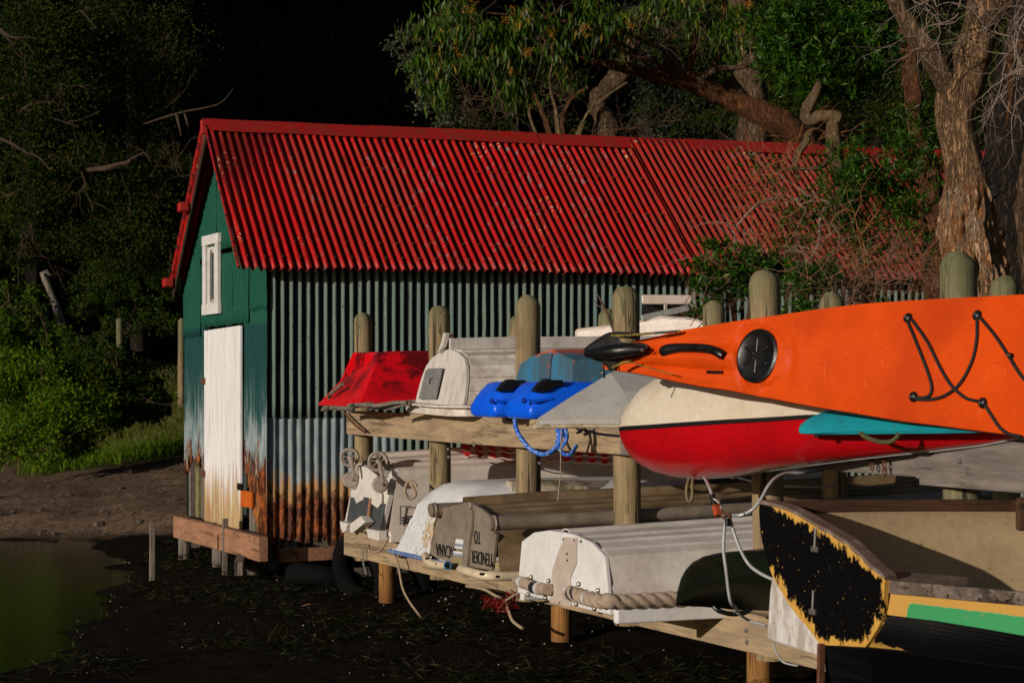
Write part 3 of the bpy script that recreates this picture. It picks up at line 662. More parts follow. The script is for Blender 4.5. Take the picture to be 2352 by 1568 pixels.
for s in (1, -1):
    c = KX(*Z2(1010,722), 4.36) if s > 0 else KX(*Z2(1580,850), 4.345)
    pts = [c, c+Vector((.03,0,0)), Vector((4.9, c.y+.02*s, c.z+.012)), Vector((5.8, c.y+.03*s, c.z+.04)), Vector((6.6, c.y-.03*s, c.z+.055)), Vector((7.4, c.y-.20*s, c.z+.07)), Vector((7.9, c.y-.42*s, c.z+.08))]
    sp = [Vector(q) for q in spline([tuple(q) for q in pts], 6)]
    tb_ = mk('side_tube', tube(sp, .040, 18), ALU, b2, True)
    mk('end_ring', torus(c+Vector((.008,0,0)), .038, .008, (1,0,0), 22, 8), ALU, tb_, True); mk('end_hole', lathe(c+Vector((-.004,0,0)), [(.015,.003),(.015,-.003)], 12, (1,0,0)), MT['black'], tb_)
mk('keel_eye', lathe(KX(*Z2(1370,680), 4.40), [(.022,.01),(.022,-.008),(.012,-.014)], 14, (1,0,0)), ALU, b2, True)
mk('stern_post', prism([KX(*Z2(*p), 4.407) for p in ((1405,720),(1372,720),(1345,830),(1320,1060),(1308,1262),(1355,1270),(1372,1050),(1398,900))], (-.018,0,0)), ALU, b2, bevel=.003)
mk('motor_pad', prism([KX(*Z2(*p), 4.407) for p in ((1290,735),(1368,748),(1345,880),(1335,1010),(1232,990),(1243,850),(1275,830))], (-.006,0,0)), ALU, b2, bevel=.002)
for (q, c) in ((((1232,998),(1335,1010),(1332,1055),(1224,1040)), PW), (((1224,1042),(1332,1057),(1330,1082),(1220,1065)), paint('pale_blue_tape', (.30,.36,.48), None, 20)), (((1220,1068),(1330,1085),(1326,1100),(1216,1085)), PW),
               (((1208,1112),(1324,1128),(1320,1150),(1203,1132)), PW), (((1203,1134),(1320,1152),(1317,1175),(1200,1155)), paint('pale_blue_tape_two', (.30,.36,.48), None, 20)), (((1200,1158),(1316,1178),(1300,1300),(1180,1290)), paint('mossy_pad', (.32,.27,.14), (.2,.17,.06), 30))):
    mk('tape_patch', prism([KX(*Z2(*p), 4.405) for p in q], (-.003,0,0)), c, b2)
BK = simple('black_lettering', (.012,.012,.014), .5)
ydir = Vector((0,1,0))    # in the picture +y runs to the left: upside-down text reads that way
o1 = KX(*Z2(1590,1280), 4.403); o1b = KX(*Z2(1585,1140), 4.403)
def rtext(s, pa, pb, ph, size_fix=1.0, sx=1.0):   # text running from pa to pb (upper left picture point last), bottom of the letters at the top
    pass
bo = KX(*Z2(1583,1160), 4.404)
text('TENDER', .104, KX(*Z2(1583,1146), 4.404), (0,1,.0), (0,0,-1), BK, b2, wid=.335)
text('TO', .104, KX(*Z2(1460,930), 4.404), (0,1,.0), (0,0,-1), BK, b2, wid=.095)
text('JACANA', .104, KX(*Z2(1225,1078), 4.404), (0,1,.0), (0,0,-1), BK, b2, wid=.335)
# white plastic pipes under the stern
pp = [KX(*Z2(935,1160), 4.39), KX(*Z2(955,1205), 4.34), KX(*Z2(1010,1240), 4.33), KX(*Z2(1080,1252), 4.33), KX(*Z2(1148,1252), 4.33)]
q = [Vector(k) for k in spline([tuple(k) for k in pp], 5)]
p1_ = mk('stern_pipe', tube(q, .024, 16), PVC, b2, True); mk('pipe_mouth', torus(q[-1], .021, .005, (q[-1]-q[-2]), 18, 8), paint('blue_pipe_lining', (.05,.20,.42), None, 20), p1_, True)
mk('pipe_hole', lathe(q[-1]+(q[-1]-q[-2]).normalized()*.001, [(.018,0),(.017,.0015)], 14, (q[-1]-q[-2])), MT['black'], p1_)
pp = [KX(*Z2(1275,1290), 4.36), KX(*Z2(1310,1300), 4.33), KX(*Z2(1400,1325), 4.33), KX(*Z2(1480,1345), 4.335), KY(*Z2(1600,1355), 11.08), KY(*Z2(1780,1355), 11.07), KY(*Z2(2050,1345), 11.06), KY(*Z2(2500,1330), 11.06)]
q = [Vector(k) for k in spline([tuple(k) for k in pp], 5)]
mk('stern_pipe', tube(q, .026, 16), PVC, b2, True)
for (x, y) in ((940,1187),(1035,1240),(1385,1325),(1458,1335),(1612,1360)): mk('pipe_screw', lathe(KX(*Z2(x, y), 4.306), [(.007,.02),(.007,-.001)], 8, (1,0,0)), MT['black'], b2)
mk('gunwale', rim(secs, 0, .03, .03, out=.0), ALUB, b2); mk('gunwale', rim(secs, -1, .03, .03), ALUB, b2)
# --- white round dinghy with blue rim ---------------------------------------------------------
b3 = thing('upturned_dinghy', 'upturned smooth white dinghy with chipped paint, a yellow stain and blue rim', 'dinghy', (5.6, 13.2, .62), 'upturned boats on the lower rack')
YC = 13.16
prof = [(1.06,-.005),(1.0,.03),(.93,.10),(.86,.25),(.82,.45),(.78,.66),(.72,.80),(.60,.91),(.42,.97),(.2,.995),(0,1)]
secs = []
n_ = len(prof)*2-1
for (x, wv, hv, sq) in ((4.70,1.0,0.0,0), (4.705,.99,.03,0), (4.74,.95,.22,0), (4.78,.90,.45,0), (4.82,.86,.66,0), (4.87,.80,.82,0), (4.94,.79,.93,0), (5.05,.83,.98,0), (5.4,.95,1.0,0), (6.0,1.05,1.0,0), (6.6,.95,.97,0), (7.1,.7,.92,0), (7.5,.3,.8,0), (7.62,.05,.6,0)):
    full = prof + [(-f, g) for f, g in prof[::-1][1:]]
    secs.append([(x + .0*g, YC - f*.565*wv if g > .03 else YC - f*.565*max(wv,.97 if x < 6.3 else wv), .625+min(g, hv if hv > .9 else hv*1.0)*.49*(1 if hv > .9 else 1)) for f, g in full])
rp = M('chipped_white_paint', .35, .5)
yy_, zz_ = rp.axis(1), rp.axis(2)
n1_ = rp.noise(26, (1,1,.7), 4, .7); n2__ = rp.noise(8, (1,1,1), 5, .6)
near = rp.math('MULTIPLY', rp.step(zz_, .98, .80), rp.step(rp.axis(0), 4.95, 4.85))
chip = rp.math('MULTIPLY', rp.step(rp.noise(85, (1,.6,.45), 3, .6), .60, .62), rp.math('MULTIPLY', near, rp.step(rp.noise(4, (1,1,1), 2, off=(2,2,8)), .42, .52)))
c = rp.mix(rp.step(n2__, .4, .7), (.76,.77,.78), (.66,.66,.66))
dsub = rp.t.nodes.new('ShaderNodeVectorMath'); dsub.operation = 'DISTANCE'; rp.L(rp.pos, dsub.inputs[0]); cc = KX(985, 1222, 4.75); dsub.inputs[1].default_value = tuple(cc)
blob = rp.step(rp.math('ADD', dsub.outputs['Value'], rp.math('MULTIPLY', rp.math('SUBTRACT', n1_, .5), .22)), .15, .05)
c = rp.mix(rp.math('MULTIPLY', blob, rp.step(rp.noise(70, (1,1,.5), 3), .42, .55)), c, (.50,.27,.035)); c = rp.mix(chip, c, (.12,.11,.06))
rpm = rp.fin(c, n1_, .1, .003)
mk('hull', loft(secs), rpm, b3, True, solid=.008)
rs = [[p for p in [s[0] for s in secs]], [s[-1] for s in secs]]
path = [Vector(s[0]) for s in secs][::-1] + [Vector(p) for p in secs[0][1:-1]] + [Vector(s[-1]) for s in secs]
path = [Vector((p.x-.004 if p.x < 4.72 else p.x, p.y, .618)) for p in path]
mk('rim', tube(path, .015, 8), paint('blue_rim_paint', (.10,.19,.44), (.35,.36,.38), 22, .5, .65), b3, True)
rope('bow_rope', [KY(958,1115,13.86)+Vector((0,0,0)), KY(940,1105,13.9), KY(930,1125,13.9), KY(940,1145,13.9), KY(955,1135,13.88), KY(945,1112,13.9)], .010, MT['rope'], b3)
# --- cream boat with transom wheels -----------------------------------------------------------
b4 = thing('upturned_dinghy', 'upturned cream dinghy with two launching wheels, leftmost on the lower rack', 'dinghy', (5.6, 14.7, .65), 'upturned boats on the lower rack')
CR = paint('cream_gelcoat', (.76,.68,.60), (.62,.54,.47), 6, rough=.45, grime=((.35,.27,.21), .3)); CRW = paint('cream_white_gelcoat', (.72,.68,.62), (.6,.55,.48), 7, rough=.4)
DG = paint('dark_grey_panel', (.055,.062,.066), (.085,.09,.09), 12, rough=.55)
YC = 14.72
stt = [(4.84,YC,.50,.68,.47,.09),(5.4,YC,.51,.68,.49),(6.2,YC,.53,.67,.52),(7.0,YC,.50,.66,.55),(7.8,YC,.40,.66,.57),(8.5,YC,.18,.68,.58),(8.7,YC,.02,.7,.58)]
hp = [(1.04,0),(1.04,.10),(1.0,.12),(.975,.50),(.95,.90),(.93,.965),(.86,1.0),(.72,1.0),(.69,1.05),(.55,1.06),(.5,1.11),(.2,1.13),(.16,1.19),(0,1.2)]
secs = hull(stt, hp); mk('hull', loft(secs), CR, b4, solid=.008)
Zd = lambda x, y: ((x/5.227+780)*.9408, (y/5.227+1060)*.9408)
fx = 4.80
def tr(pts, x=fx, th=.02, nm='transom_panel', mat=None, bev=.004):
    P = []
    for p in pts:
        w = KX(*Zd(*p), x); w = KX(*Zd(*p), x + max(0, (w.z-.68))*.17); P.append(w)
    return mk(nm, prism(P, (th,0,0)), mat or CRW, b4, bevel=bev)
tr([(325,1105),(400,790),(400,710),(470,700),(515,400),(545,372),(600,420),(720,520),(870,560),(905,430),(935,440),(930,500),(880,790),(775,1225),(590,1200)], 4.80+.012, .04)
tr([(345,1095),(397,800),(432,805),(465,882),(555,820),(560,795),(640,815),(640,870),(735,940),(780,880),(830,885),(770,1215),(595,1190),(585,1115),(520,1040),(395,1135)], 4.80, .012, 'dark_panel', DG)
tr([(512,1100),(560,797),(635,815),(588,1118)], 4.775, .022, 'dark_rib', DG)
tr([(628,816),(642,820),(603,1200),(590,1195)], 4.77, .02, 'rib_edge', MT['bearer'])
tr([(470,700),(515,400),(610,425),(725,520),(700,600),(780,770),(780,880),(735,940),(640,870),(635,810),(555,830),(465,882),(440,800)], 4.785, .015, 'white_bracket', CRW)
tr([(520,1040),(583,1118),(420,1255),(390,1250),(380,1140),(395,1135)], 4.72, .07, 'step', CRW)
tr([(257,1105),(380,1140),(345,1180),(330,1232),(270,1215)], 4.74, .09, 'corner_lip', CRW); tr([(592,1200),(755,1230),(750,1355),(620,1320)], 4.76, .06, 'corner_lip', CRW)
mk('gunwale', rim(secs, 0, .05, .075, out=.01), CR, b4, bevel=.006); mk('gunwale', rim(secs, -1, .05, .075, out=.01), CR, b4, bevel=.006)
vy = 14.205
for (x, y) in ((1035,915),):
    pf = [KY(*Zd(*p), vy-.004) for p in ((1030,912),(1180,912),(1180,922),(1042,922),(1036,1162),(1026,1162))]; mk('hatch_groove', prism(pf, (0,.006,0)), DG, b4)
for k in range(3):
    p = KY(*Zd(1100, 1050+32*k), vy-.006); mk('vent_slot', bar(p+Vector((-.03,0,-.008)), p+Vector((.05,0,.004)), .01, .010), MT['black'], b4)
WG = paint('grey_wheel_plastic', (.36,.30,.25), (.26,.21,.17), 14, rough=.6)
for (wx, wy, rr, ax_, ay, plx, ply) in ((385,292,.068,425,470,395,580), (748,345,.070,795,540,775,640)):
    c = KX(*Zd(wx, wy), 4.80); e = KX(*Zd(ax_, ay), 4.78); pl = KX(*Zd(plx, ply), 4.79)
    wl = mk('wheel', torus(c, rr-.007, .011, (.42,1,0), 36, 10, 1.9), WG, b4, True)
    mk('rim', torus(c, rr-.017, .004, (.42,1,0), 30, 6, 4), WG, wl, True)
    for k in range(7):
        a = k*2*math.pi/7+.3; ax = Vector((.42,1,0)).normalized(); s = Vector((1,-.42,0)).normalized(); d = s*math.cos(a)+Vector((0,0,1))*math.sin(a)
        mk('spoke', bar(c+d*.008, c+d*(rr-.012), .020, .005, d.cross(ax)), WG, wl)
    mk('hub', lathe(c, [(.012,.03),(.013,-.03),(.006,-.036)], 12, (.42,1,0)), WG, wl, True)
    mk('wheel_arm', bar(c+Vector((0,-.035,0)), e+Vector((.0,-.03,-.04)), .024, .022, (1,0,0)), WG, b4, bevel=.005)
    prof = [(.056,.012),(.058,.008),(.058,-.008),(.050,-.016)]
    mk('wheel_bracket', lathe(pl, prof, 12, (.25,1,0)), WG, b4, bevel=.003); mk('bracket_bolt', lathe(pl+Vector((.015,-.018,.0)), [(.010,0),(.009,-.012)], 10, (0,1,0)), SCR, b4)
# --- long low hulls glimpsed behind between the posts ------------------------------------------
b5 = thing('upturned_hull', 'mossy cream flat hull glimpsed behind the chipped white dinghy and the aluminium one', 'boat', (7.2, 12.6, .75))
P0, P1 = K(1168,1112,13.9), K(1700,1102,15.2)
sec = lambda p, w, h: [p+Vector((0,-w,-h)), p+Vector((0,-w,-.01)), p+Vector((0,-w*.7,.022)), p+Vector((0,w*.6,.026)), p+Vector((0,w,-.01)), p+Vector((0,w,-h))]
ss = [sec(P0.lerp(P1, t), .03+.24*min(1, t*4+.1), .05+.10*min(1, t*5)) for t in np.linspace(0, 1, 9)]
mk('hull', loft(ss, True, True), paint('mossy_cream', (.45,.37,.28), (.16,.13,.06), 9, .42, .6, rough=.7), b5, bevel=.004)
b6 = thing('canoe', 'dark hull added for the shaded area behind the dinghy with the rope fender', 'canoe', (7, 10.9, .9))  # dark hull added in place of the aluminium tender's shaded side
c0, c1 = K(1478,1172,13.2), K(1740,1115,14.6)
ss = []
for t in np.linspace(0, 1, 12):
    p = c0.lerp(c1, t); w = .05+.30*math.sin(min(1, t*1.3)*math.pi/2); h = .02+.22*math.sin(min(1, t*1.6)*math.pi/2)
    ss.append([p+Vector((0,-math.cos(a)*w, math.sin(a)*h*.8-.05)) for a in np.linspace(0, math.pi, 11)])
mk('hull', loft(ss, False, False), paint('shade_brown_hull', (.055,.045,.03), (.03,.025,.02), 9, rough=.5), b6, True, solid=.008)
# --- red pram, upper tier -----------------------------------------------------------------------
b7 = thing('upturned_pram', 'small upturned glossy red plastic pram dinghy with dark stains, leftmost on the upper rack', 'dinghy', (5.6, 14.75, 1.56), 'upturned boats on the upper rack')
rp = M('stained_red_plastic', .3, .5)
n1_ = rp.noise(4.5, (1,1,1), 7, .72); n3 = rp.noise(30, (1,1,1), 4, .6)
zf = rp.step(rp.math('ADD', rp.axis(2), rp.math('MULTIPLY', n1_, .15)), 1.68, 1.86)
c = rp.mix(rp.math('MULTIPLY', rp.step(n1_, .44, .58), rp.math('ADD', rp.math('MULTIPLY', zf, .85), .1)), (.78,.004,.010), (.10,.004,.006))
c = rp.mix(rp.math('MULTIPLY', rp.step(n3, .5, .68), rp.math('MULTIPLY', rp.step(n1_, .4, .6), .7)), c, (.30,.006,.008))
redm = rp.fin(c, n3, .12, .003, rp.math('ADD', rp.math('MULTIPLY', n1_, .5), .05))
def red_sec(x, xt, w0, w1, z0, z1, yc=14.76, x_n=None):
    return [(x, yc-w0, z0), (x, yc-w0, z0+.012), (x+(xt-x)*.5, yc-(w0*.5+w1*.5)-.015, z0+(z1-z0)*.5), (x+(xt-x)*.93, yc-w1-.015, z1-.03), (xt, yc-w1+.03, z1),
            (xt, yc+w1-.03, z1), (x+(xt-x)*.93, yc+w1+.015, z1-.03), (x+(xt-x)*.5, yc+(w0*.5+w1*.5)+.015, z0+(z1-z0)*.5), (x, yc+w0, z0+.012), (x, yc+w0, z0)]
ss = [red_sec(4.60, 4.86, .62, .30, 1.575, 1.955), red_sec(4.9, 5.1, .63, .31, 1.575, 1.965), red_sec(5.8, 5.8, .64, .33, 1.57, 1.965), red_sec(6.8, 6.7, .56, .30, 1.57, 1.94), red_sec(7.2, 6.95, .50, .26, 1.575, 1.92)]
for s in ss[:1]:
    for i in range(6, 10): s[i] = (s[i][0]+.10, s[i][1]+.03, s[i][2]-.005)
mk('hull', loft(ss, True, True), redm, b7, False, bevel=.018)
for o in (b7,): pass
cp = [KX(*((q[0]/3.92+780)*.9408, (q[1]/3.92+680)*.9408) , 4.66) for q in ((90,1140),(120,1090),(170,1050),(215,1010))]
mk('keel_strip', tube(cp, .014, 8), MT['oldwood'], b7, True)
for (x0_, y0_, x1_, y1_, lab, d) in ((742,940,852,929,'grey driftwood pole lying under the red pram, its end sticking out at left',.017),(852,938,945,929,'short grey driftwood pole under the right half of the red pram',.015),(800,932,935,925,'rough bark covered stick lying against the rim of the red pram',.013)):
    p, q = KX(x0_, y0_, 4.66) if x0_ == 742 else K(x0_, y0_, 14.55), K(x1_, y1_, 14.2)
    if x0_ == 742: q = K(x1_, y1_, 14.75)
    pts = [p.lerp(q, t) + Vector((0,0,.006*math.sin(t*9))) for t in np.linspace(0,1,9)]
    tagp(mk('driftwood_pole', tube(pts, d, 9, rad=lambda i, a: 1+.15*math.sin(3*a+i)), MT['oldwood'], base=p, smooth=True), lab, 'pole')
# --- white clinker dinghy ------------------------------------------------------------------------
b8 = thing('upturned_dinghy', 'upturned dirty white clinker dinghy with a grey plate on its boarded stern', 'dinghy', (5.6, 13.3, 1.55), 'upturned boats on the upper rack')
YC = 13.30
PD = paint('dirty_white_planking', (.76,.69,.61), (.50,.43,.37), 10, .4, .68, rough=.6, grime=((.30,.25,.21), .55), stretch=(1,1,1))
PDT = paint('dirty_white_stern', (.66,.62,.58), (.45,.40,.35), 12, .42, .7, rough=.6, stretch=(1,1,.3), grime=((.42,.36,.30), .4))
stt = [(4.90,YC,.455,1.60,.36,.075),(5.3,YC,.52,1.60,.37,.03),(5.9,YC,.57,1.59,.385),(6.6,YC,.56,1.59,.40),(7.3,YC,.46,1.60,.41),(7.9,YC,.27,1.62,.42),(8.2,YC,.06,1.64,.42)]
cps = [(1.0,.0),(.985,.24),(.93,.47),(.84,.68),(.66,.835),(.38,.935),(.0,1.0)]
for sgn in (1, -1):
    for i in range(6):
        (fa, ga), (fb, gb) = cps[i], cps[i+1]
        ss = []
        for (x, yc, w, z0, H, *rk) in stt:
            rk = rk[0] if rk else 0
            a = Vector((x+rk*ga, yc-sgn*fa*w, z0+ga*H)); b = Vector((x+rk*gb, yc-sgn*fb*w, z0+gb*H))
            nv = Vector((0, (a-b).z, -(a-b).y)).normalized()
            nv = nv if nv.dot(Vector((0, -sgn*.6, .8))) > 0 else -nv
            # each strake's upper (keel side) edge stands proud over the next one down
            ss.append([a + nv*.012 if i else a, b + nv*.0, b - nv*.012, a - nv*.002])
        mk('plank', loft(ss, True, True), PD, b8)
mk('keel_box', join(loft([[(x, YC-.012, z0+H-.01), (x, YC-.012, z0+H+.07), (x, YC+.012, z0+H+.07), (x, YC+.012, z0+H-.01)] for x, z0, H in ((4.95,1.60,.36),(5.3,1.60,.37),(6.6,1.59,.40),(7.9,1.62,.42))], True, True)), PDT, b8, bevel=.004)
Z1 = lambda x, y: ((x/3.92+780)*.9408, (y/3.92+680)*.9408)
yl, yr = 13.76, 12.85
def ttop(y):
    f = abs(y-YC)/.455; return 1.60 + .36*np.interp(f, [0,.38,.66,.84,.93,.985,1.0], [1.0,.935,.835,.68,.47,.24,.0])
ed = [YC-.453,-1]; cuts = [YC-.453, YC-.33, YC-.19, YC-.04, YC+.12, YC+.25, YC+.36, YC+.453]
for a, b in zip(cuts, cuts[1:]):
    ysamp = np.linspace(a+.0015, b-.0015, 6)
    poly = [(4.895, y, 1.58) for y in (a+.0015, b-.0015)] + [(4.895, y, ttop(y)) for y in ysamp[::-1]]
    poly = [(x+.20*(z-1.60), y, z) for x, y, z in poly]
    mk('stern_board', prism([Vector(p) for p in poly], (-.022+R.uniform(-.0015,.0015),0,0)), PDT, b8, bevel=.002)
gp = paint('grey_plate', (.16,.165,.17), (.23,.23,.22), 20, .4, .6, rough=.6, grime=((.22,.18,.13), .5))
mk('grey_plate', prism([KX(*Z1(*p), xx) for p, xx in (((962,1150),4.868),((1030,880),4.900),((1060,858),4.903),((1185,855),4.903),((1122,1152),4.868))], (-.012,0,0)), gp, b8, bevel=.002)
mk('plate_mark', join(bar(KX(*Z1(1052,1010),4.868), KX(*Z1(1060,958),4.874), .004,.006,(1,0,0)), bar(KX(*Z1(1058,955),4.874), KX(*Z1(1086,952),4.874), .004,.006,(1,0,0))), BK, b8)
lip = [Vector((7.6, YC-.42, 1.60)), Vector((6.6,YC-.60,1.565)), Vector((5.9,YC-.615,1.565)), Vector((5.3,YC-.585,1.565)), Vector((4.93,YC-.53,1.565)), Vector((4.84,YC-.49,1.565)), Vector((4.79,YC-.38,1.565)), Vector((4.78,YC,1.572)), Vector((4.79,YC+.40,1.58)), Vector((4.85,YC+.52,1.585)), Vector((4.95,YC+.56,1.59)), Vector((5.9,YC+.63,1.59)), Vector((7.6,YC+.42,1.6))]
sp = [Vector(p) for p in spline([tuple(p) for p in lip], 5)]; fr = frames(sp)
secs = []
for i, p in enumerate(sp):
    t = (sp[min(i+1, len(sp)-1)]-sp[max(i-1, 0)]).normalized(); s = Vector((t.y, -t.x, 0)).normalized() # outward-ish
    w = .055
    secs.append([p - s*w*.9 + Vector((0,0,.030)), p + s*.012+Vector((0,0,.034)), p + s*.018+Vector((0,0,-.034)), p + s*.006+Vector((0,0,-.036)), p + s*.004+Vector((0,0,.02)), p - s*w*.9+Vector((0,0,.018))])
mk('gunwale', loft(secs, True, True), PD, b8, False)
mk('keel_bolt', lathe(KY(*Z1(1262,548), YC-.012), [(.012,.0),(.012,-.012)], 10, (0,1,0)), MT['rust'], b8)
mk('skeg', prism([KX(*Z1(1165,715), 4.93), KX(*Z1(1205,600), 4.95), KX(*Z1(1222,520), 4.96), KX(*Z1(1250,518), 4.96), KX(*Z1(1240,560), 4.95), KX(*Z1(1220,650), 4.94)], (-.03,0,0)), PDT, b8, bevel=.004)
# --- blue dinghy -------------------------------------------------------------------------------------
b9 = thing('upturned_dinghy', 'upturned faded blue dinghy with orange undercoat showing, resting behind the two bright blue kayaks', 'dinghy', (5.8, 11.9, 1.75), 'upturned boats on the upper rack')
ZA = lambda x, y: ((x/3.92+1100)*.9408, (y/3.92+840)*.9408)
bp = M('faded_blue_paint', .6, .4)
n1_ = bp.noise(6, (1,1,.5), 7, .7); n3 = bp.noise(24, (1,1,.3), 5, .7)
c = bp.mix(bp.step(n1_, .38, .6), (.03,.20,.34), (.06,.12,.16)); c = bp.mix(bp.step(n3, .63, .67), c, (.42,.13,.09)); zt = bp.math('ADD', bp.axis(2), bp.math('MULTIPLY', bp.math('SUBTRACT', n1_, .5), .12))
c = bp.mix(bp.step(zt, 1.895, 1.92), c, (.45,.10,.055)); blm = bp.fin(c, n3, .3, .004)
tpp = [KX(*ZA(*p), 5.0) for p in ((618,400),(625,320),(660,200),(745,140),(860,92),(965,62),(1005,95),(1155,155),(1158,400))]
mk('transom', prism(tpp, (.03,0,0)), blm, b9, bevel=.006)
mk('stern_pad', prism([KX(*ZA(*p), 4.985) for p in ((855,95),(965,85),(948,160),(940,330),(830,330),(850,180))], (.02,0,0)), paint('orange_undercoat', (.06,.12,.16), (.30,.10,.06), 9, .5, .7), b9, bevel=.003)
S0 = [Vector((p.x+.01, p.y, p.z)) for p in tpp]
yc9 = (S0[0].y+S0[-1].y)/2
ss = []
for (dx, w, h) in ((0,1,1),(.5,1.1,1.04),(1.2,1.15,1.05),(2.0,.95,1.05),(2.6,.5,1.0),(2.8,.15,.9)):
    ss.append([Vector((p.x+dx, yc9+(p.y-yc9)*w, 1.70+(p.z-1.70)*h)) for p in S0])
mk('hull', loft(ss), blm, b9, solid=.008)
rope('wire_loop', [K(1382,858,12.2), K(1395,845,12.15), K(1415,845,12.1), K(1430,855,12.1)], .004, MT['cable'], b9, strands=0)
# --- two bright blue kayaks -----------------------------------------------------------------------------
KB = paint('bright_blue_plastic', (.003,.125,.95), (.003,.10,.85), 4, rough=.35, bump=.03)
for j, (yn, xf, lab) in enumerate(((11.33, 4.71, 'right one of two bright blue kayaks, in front of the other'), (11.93, 4.73, 'left one of two bright blue kayaks, half hidden behind the other'))):
    kk = thing('kayak', lab, 'kayak', (5.6, yn+.25, 1.53), 'two blue kayaks on the upper rack')
    w = .46; yc = yn+w/2; xn = xf
    ss = []
    for (dx, ww, zt, zb) in ((0,.80,1.60,1.562), (.006,.86,1.63,1.545), (.02,.89,1.655,1.535), (.05,.91,1.69,1.533), (.08,.93,1.72,1.532), (.105,.95,1.740,1.532), (.14,.97,1.748,1.532), (.6,1.05,1.745,1.53), (1.2,1.18,1.74,1.53), (2.0,1.15,1.74,1.53), (2.6,.8,1.73,1.54), (2.8,.45,1.70,1.56)):
        hw = w/2*ww; zm = zb+.055; r_ = .03
        if zt-zb < .08: r_ = .012; zm = zb+.015
        ss.append([(xn+dx, yc-hw+.05, zb), (xn+dx, yc-hw+.012, zb+.010), (xn+dx, yc-hw, zb+.03 if zt-zb>.08 else zb+.012), (xn+dx, yc-hw+.004, zm+.01), (xn+dx, yc-hw+.025, zt-r_), (xn+dx, yc-hw+.05, zt-.006), (xn+dx, yc-hw+.09, zt), (xn+dx, yc+hw-.09, zt), (xn+dx, yc+hw-.05, zt-.006), (xn+dx, yc+hw-.02, zt-r_), (xn+dx, yc+hw, zm), (xn+dx, yc+hw-.01, zb+.010), (xn+dx, yc+hw-.05, zb)])
    mk('body', loft(ss, True, True), KB, kk, True)
    # moulded side recess and rib
    sx = 145/3.92*.9408 if False else 0
    def q(x, y, off=0): 
        base_ = [(x+0, y)] ; o_ = -310*j if j else 0
        return KY(*ZA(x + (o_ if j else 0) + (0), y + (5 if j else 0)), yn + .004 - off + .03*min(1, max(0, (620-y)/100 if y < 620 else 0)))
    mk('side_rib', prism([q(720,508,.0), q(760,530,.0), q(985,505,.0), q(985,528,.0), q(790,562,.0), q(730,550,.0)], (0,-.018,0)), KB, kk, bevel=.008)
    mk('recess', lathe(q(706,540,-.012), [(.004,-.018),(.014,-.014),(.018,.002)], 12, (0,1,0)), paint('kayak_recess_blue_%d' % j, (.003,.04,.42), None, 4), kk, True)
    xx = xn
    hp_ = [(xx+.018,1.690),(xx+.04,1.718),(xx+.065,1.745),(xx+.09,1.760),(xx+.12,1.762),(xx+.135,1.757),(xx+.20,1.757),(xx+.20,1.722),(xx+.16,1.722),(xx+.13,1.708),(xx+.11,1.690)]
    mk('end_handle', prism([Vector((a, yc-w/2*.90-.014, z)) for a, z in hp_], (0,.06,0)), MT['black'], kk, bevel=.006)
    mk('drain_fitting', box(xn+.09, xn+.135, yc-w/2*.9+.01, yc-w/2*.9+.05, 1.512, 1.534), MT['black'], kk, bevel=.004)
BR = paint('blue_flecked_rope', (.01,.13,.62), (.03,.2,.7), 90, spots=[(1, 130, .60, (.65,.68,.7))], rough=.8, bump=.5, bscale=150)
rope('blue_rope', [K(1183,964,12.25), K(1186,985,12.2), K(1200,1010,12.15), K(1220,1032,12.1), K(1248,1043,12.05), K(1268,1035,12.05), K(1280,1020,12.05), K(1282,990,12.0), K(1272,968,12.0)], .0125, BR, None, 'blue flecked mooring rope looping down from the nearer blue kayak', 'rope', m=12, strands=4)
rope('blue_rope', [K(1276,968,12.0), K(1285,1000,11.98), K(1280,1025,11.97), K(1290,1000,11.95), K(1290,965,11.95), K(1299,985,11.95), K(1302,1005,11.95), K(1292,1024,11.97), K(1284,1020,11.97), K(1292,1040,11.97), K(1310,1043,11.97), K(1325,1022,12.0)], .0105, BR, None, 'knotted bundle of blue rope hanging under the grey pointed hull', 'rope', m=12, strands=4)
rope('thin_cord', [K(1290,968,11.9), K(1288,1040,11.9), K(1287,1090,11.9), K(1281,1150,11.9)], .003, MT['rope'], None, 'thin pale cord hanging down from the blue rope bundle', 'cord', strands=0)
# --- grey pointed hull --------------------------------------------------------------------------------
g1 = thing('upturned_skiff', 'upturned speckled grey skiff, its sharp bow between the blue kayaks and striped canoe', 'boat', (5.0, 10.3, 1.54), 'upturned boats on the upper rack')
GS = paint('speckled_grey_hull', (.40,.385,.36), (.33,.315,.30), 8, rough=.8, spots=[(2, 110, .70, (.06,.055,.05)), (5, 60, .74, (.12,.10,.08))])
edge = [(4.29,10.24,1.53,0),(4.45,10.24,1.535,.13),(4.7,10.24,1.535,.32),(5.0,10.22,1.53,.50),(5.4,10.20,1.53,.60),(6.0,10.2,1.53,.66),(6.8,10.2,1.53,.62),(7.4,10.2,1.53,.5)]
ss = []
for (x, yc, z, w) in edge:
    h = min(.29, .02+(x-4.29)*.56); w = max(w, .012)
    ss.append([(x,yc-w,z-.012),(x,yc-w,z+.008),(x,yc-w*.97,z+.02),(x,yc-w*.5,z+h*.60+.01),(x,yc,z+h+.01),(x,yc+w*.5,z+h*.6+.01),(x,yc+w*.97,z+.02),(x,yc+w,z+.008),(x,yc+w,z-.012)])
mk('hull', loft(ss), GS, g1, False, solid=.008)
for s in (0, -1):
    mk('gunwale', tube([Vector(k[s])+Vector((-.006 if i == 0 else 0,0,0)) for i, k in enumerate(ss)], .012, 8), paint('yellowed_edge_%d' % abs(s), (.42,.35,.24), (.18,.13,.04), 12, .5, .6, rough=.6), g1, True)
cb = K(1402,1045-2+0,11.2)
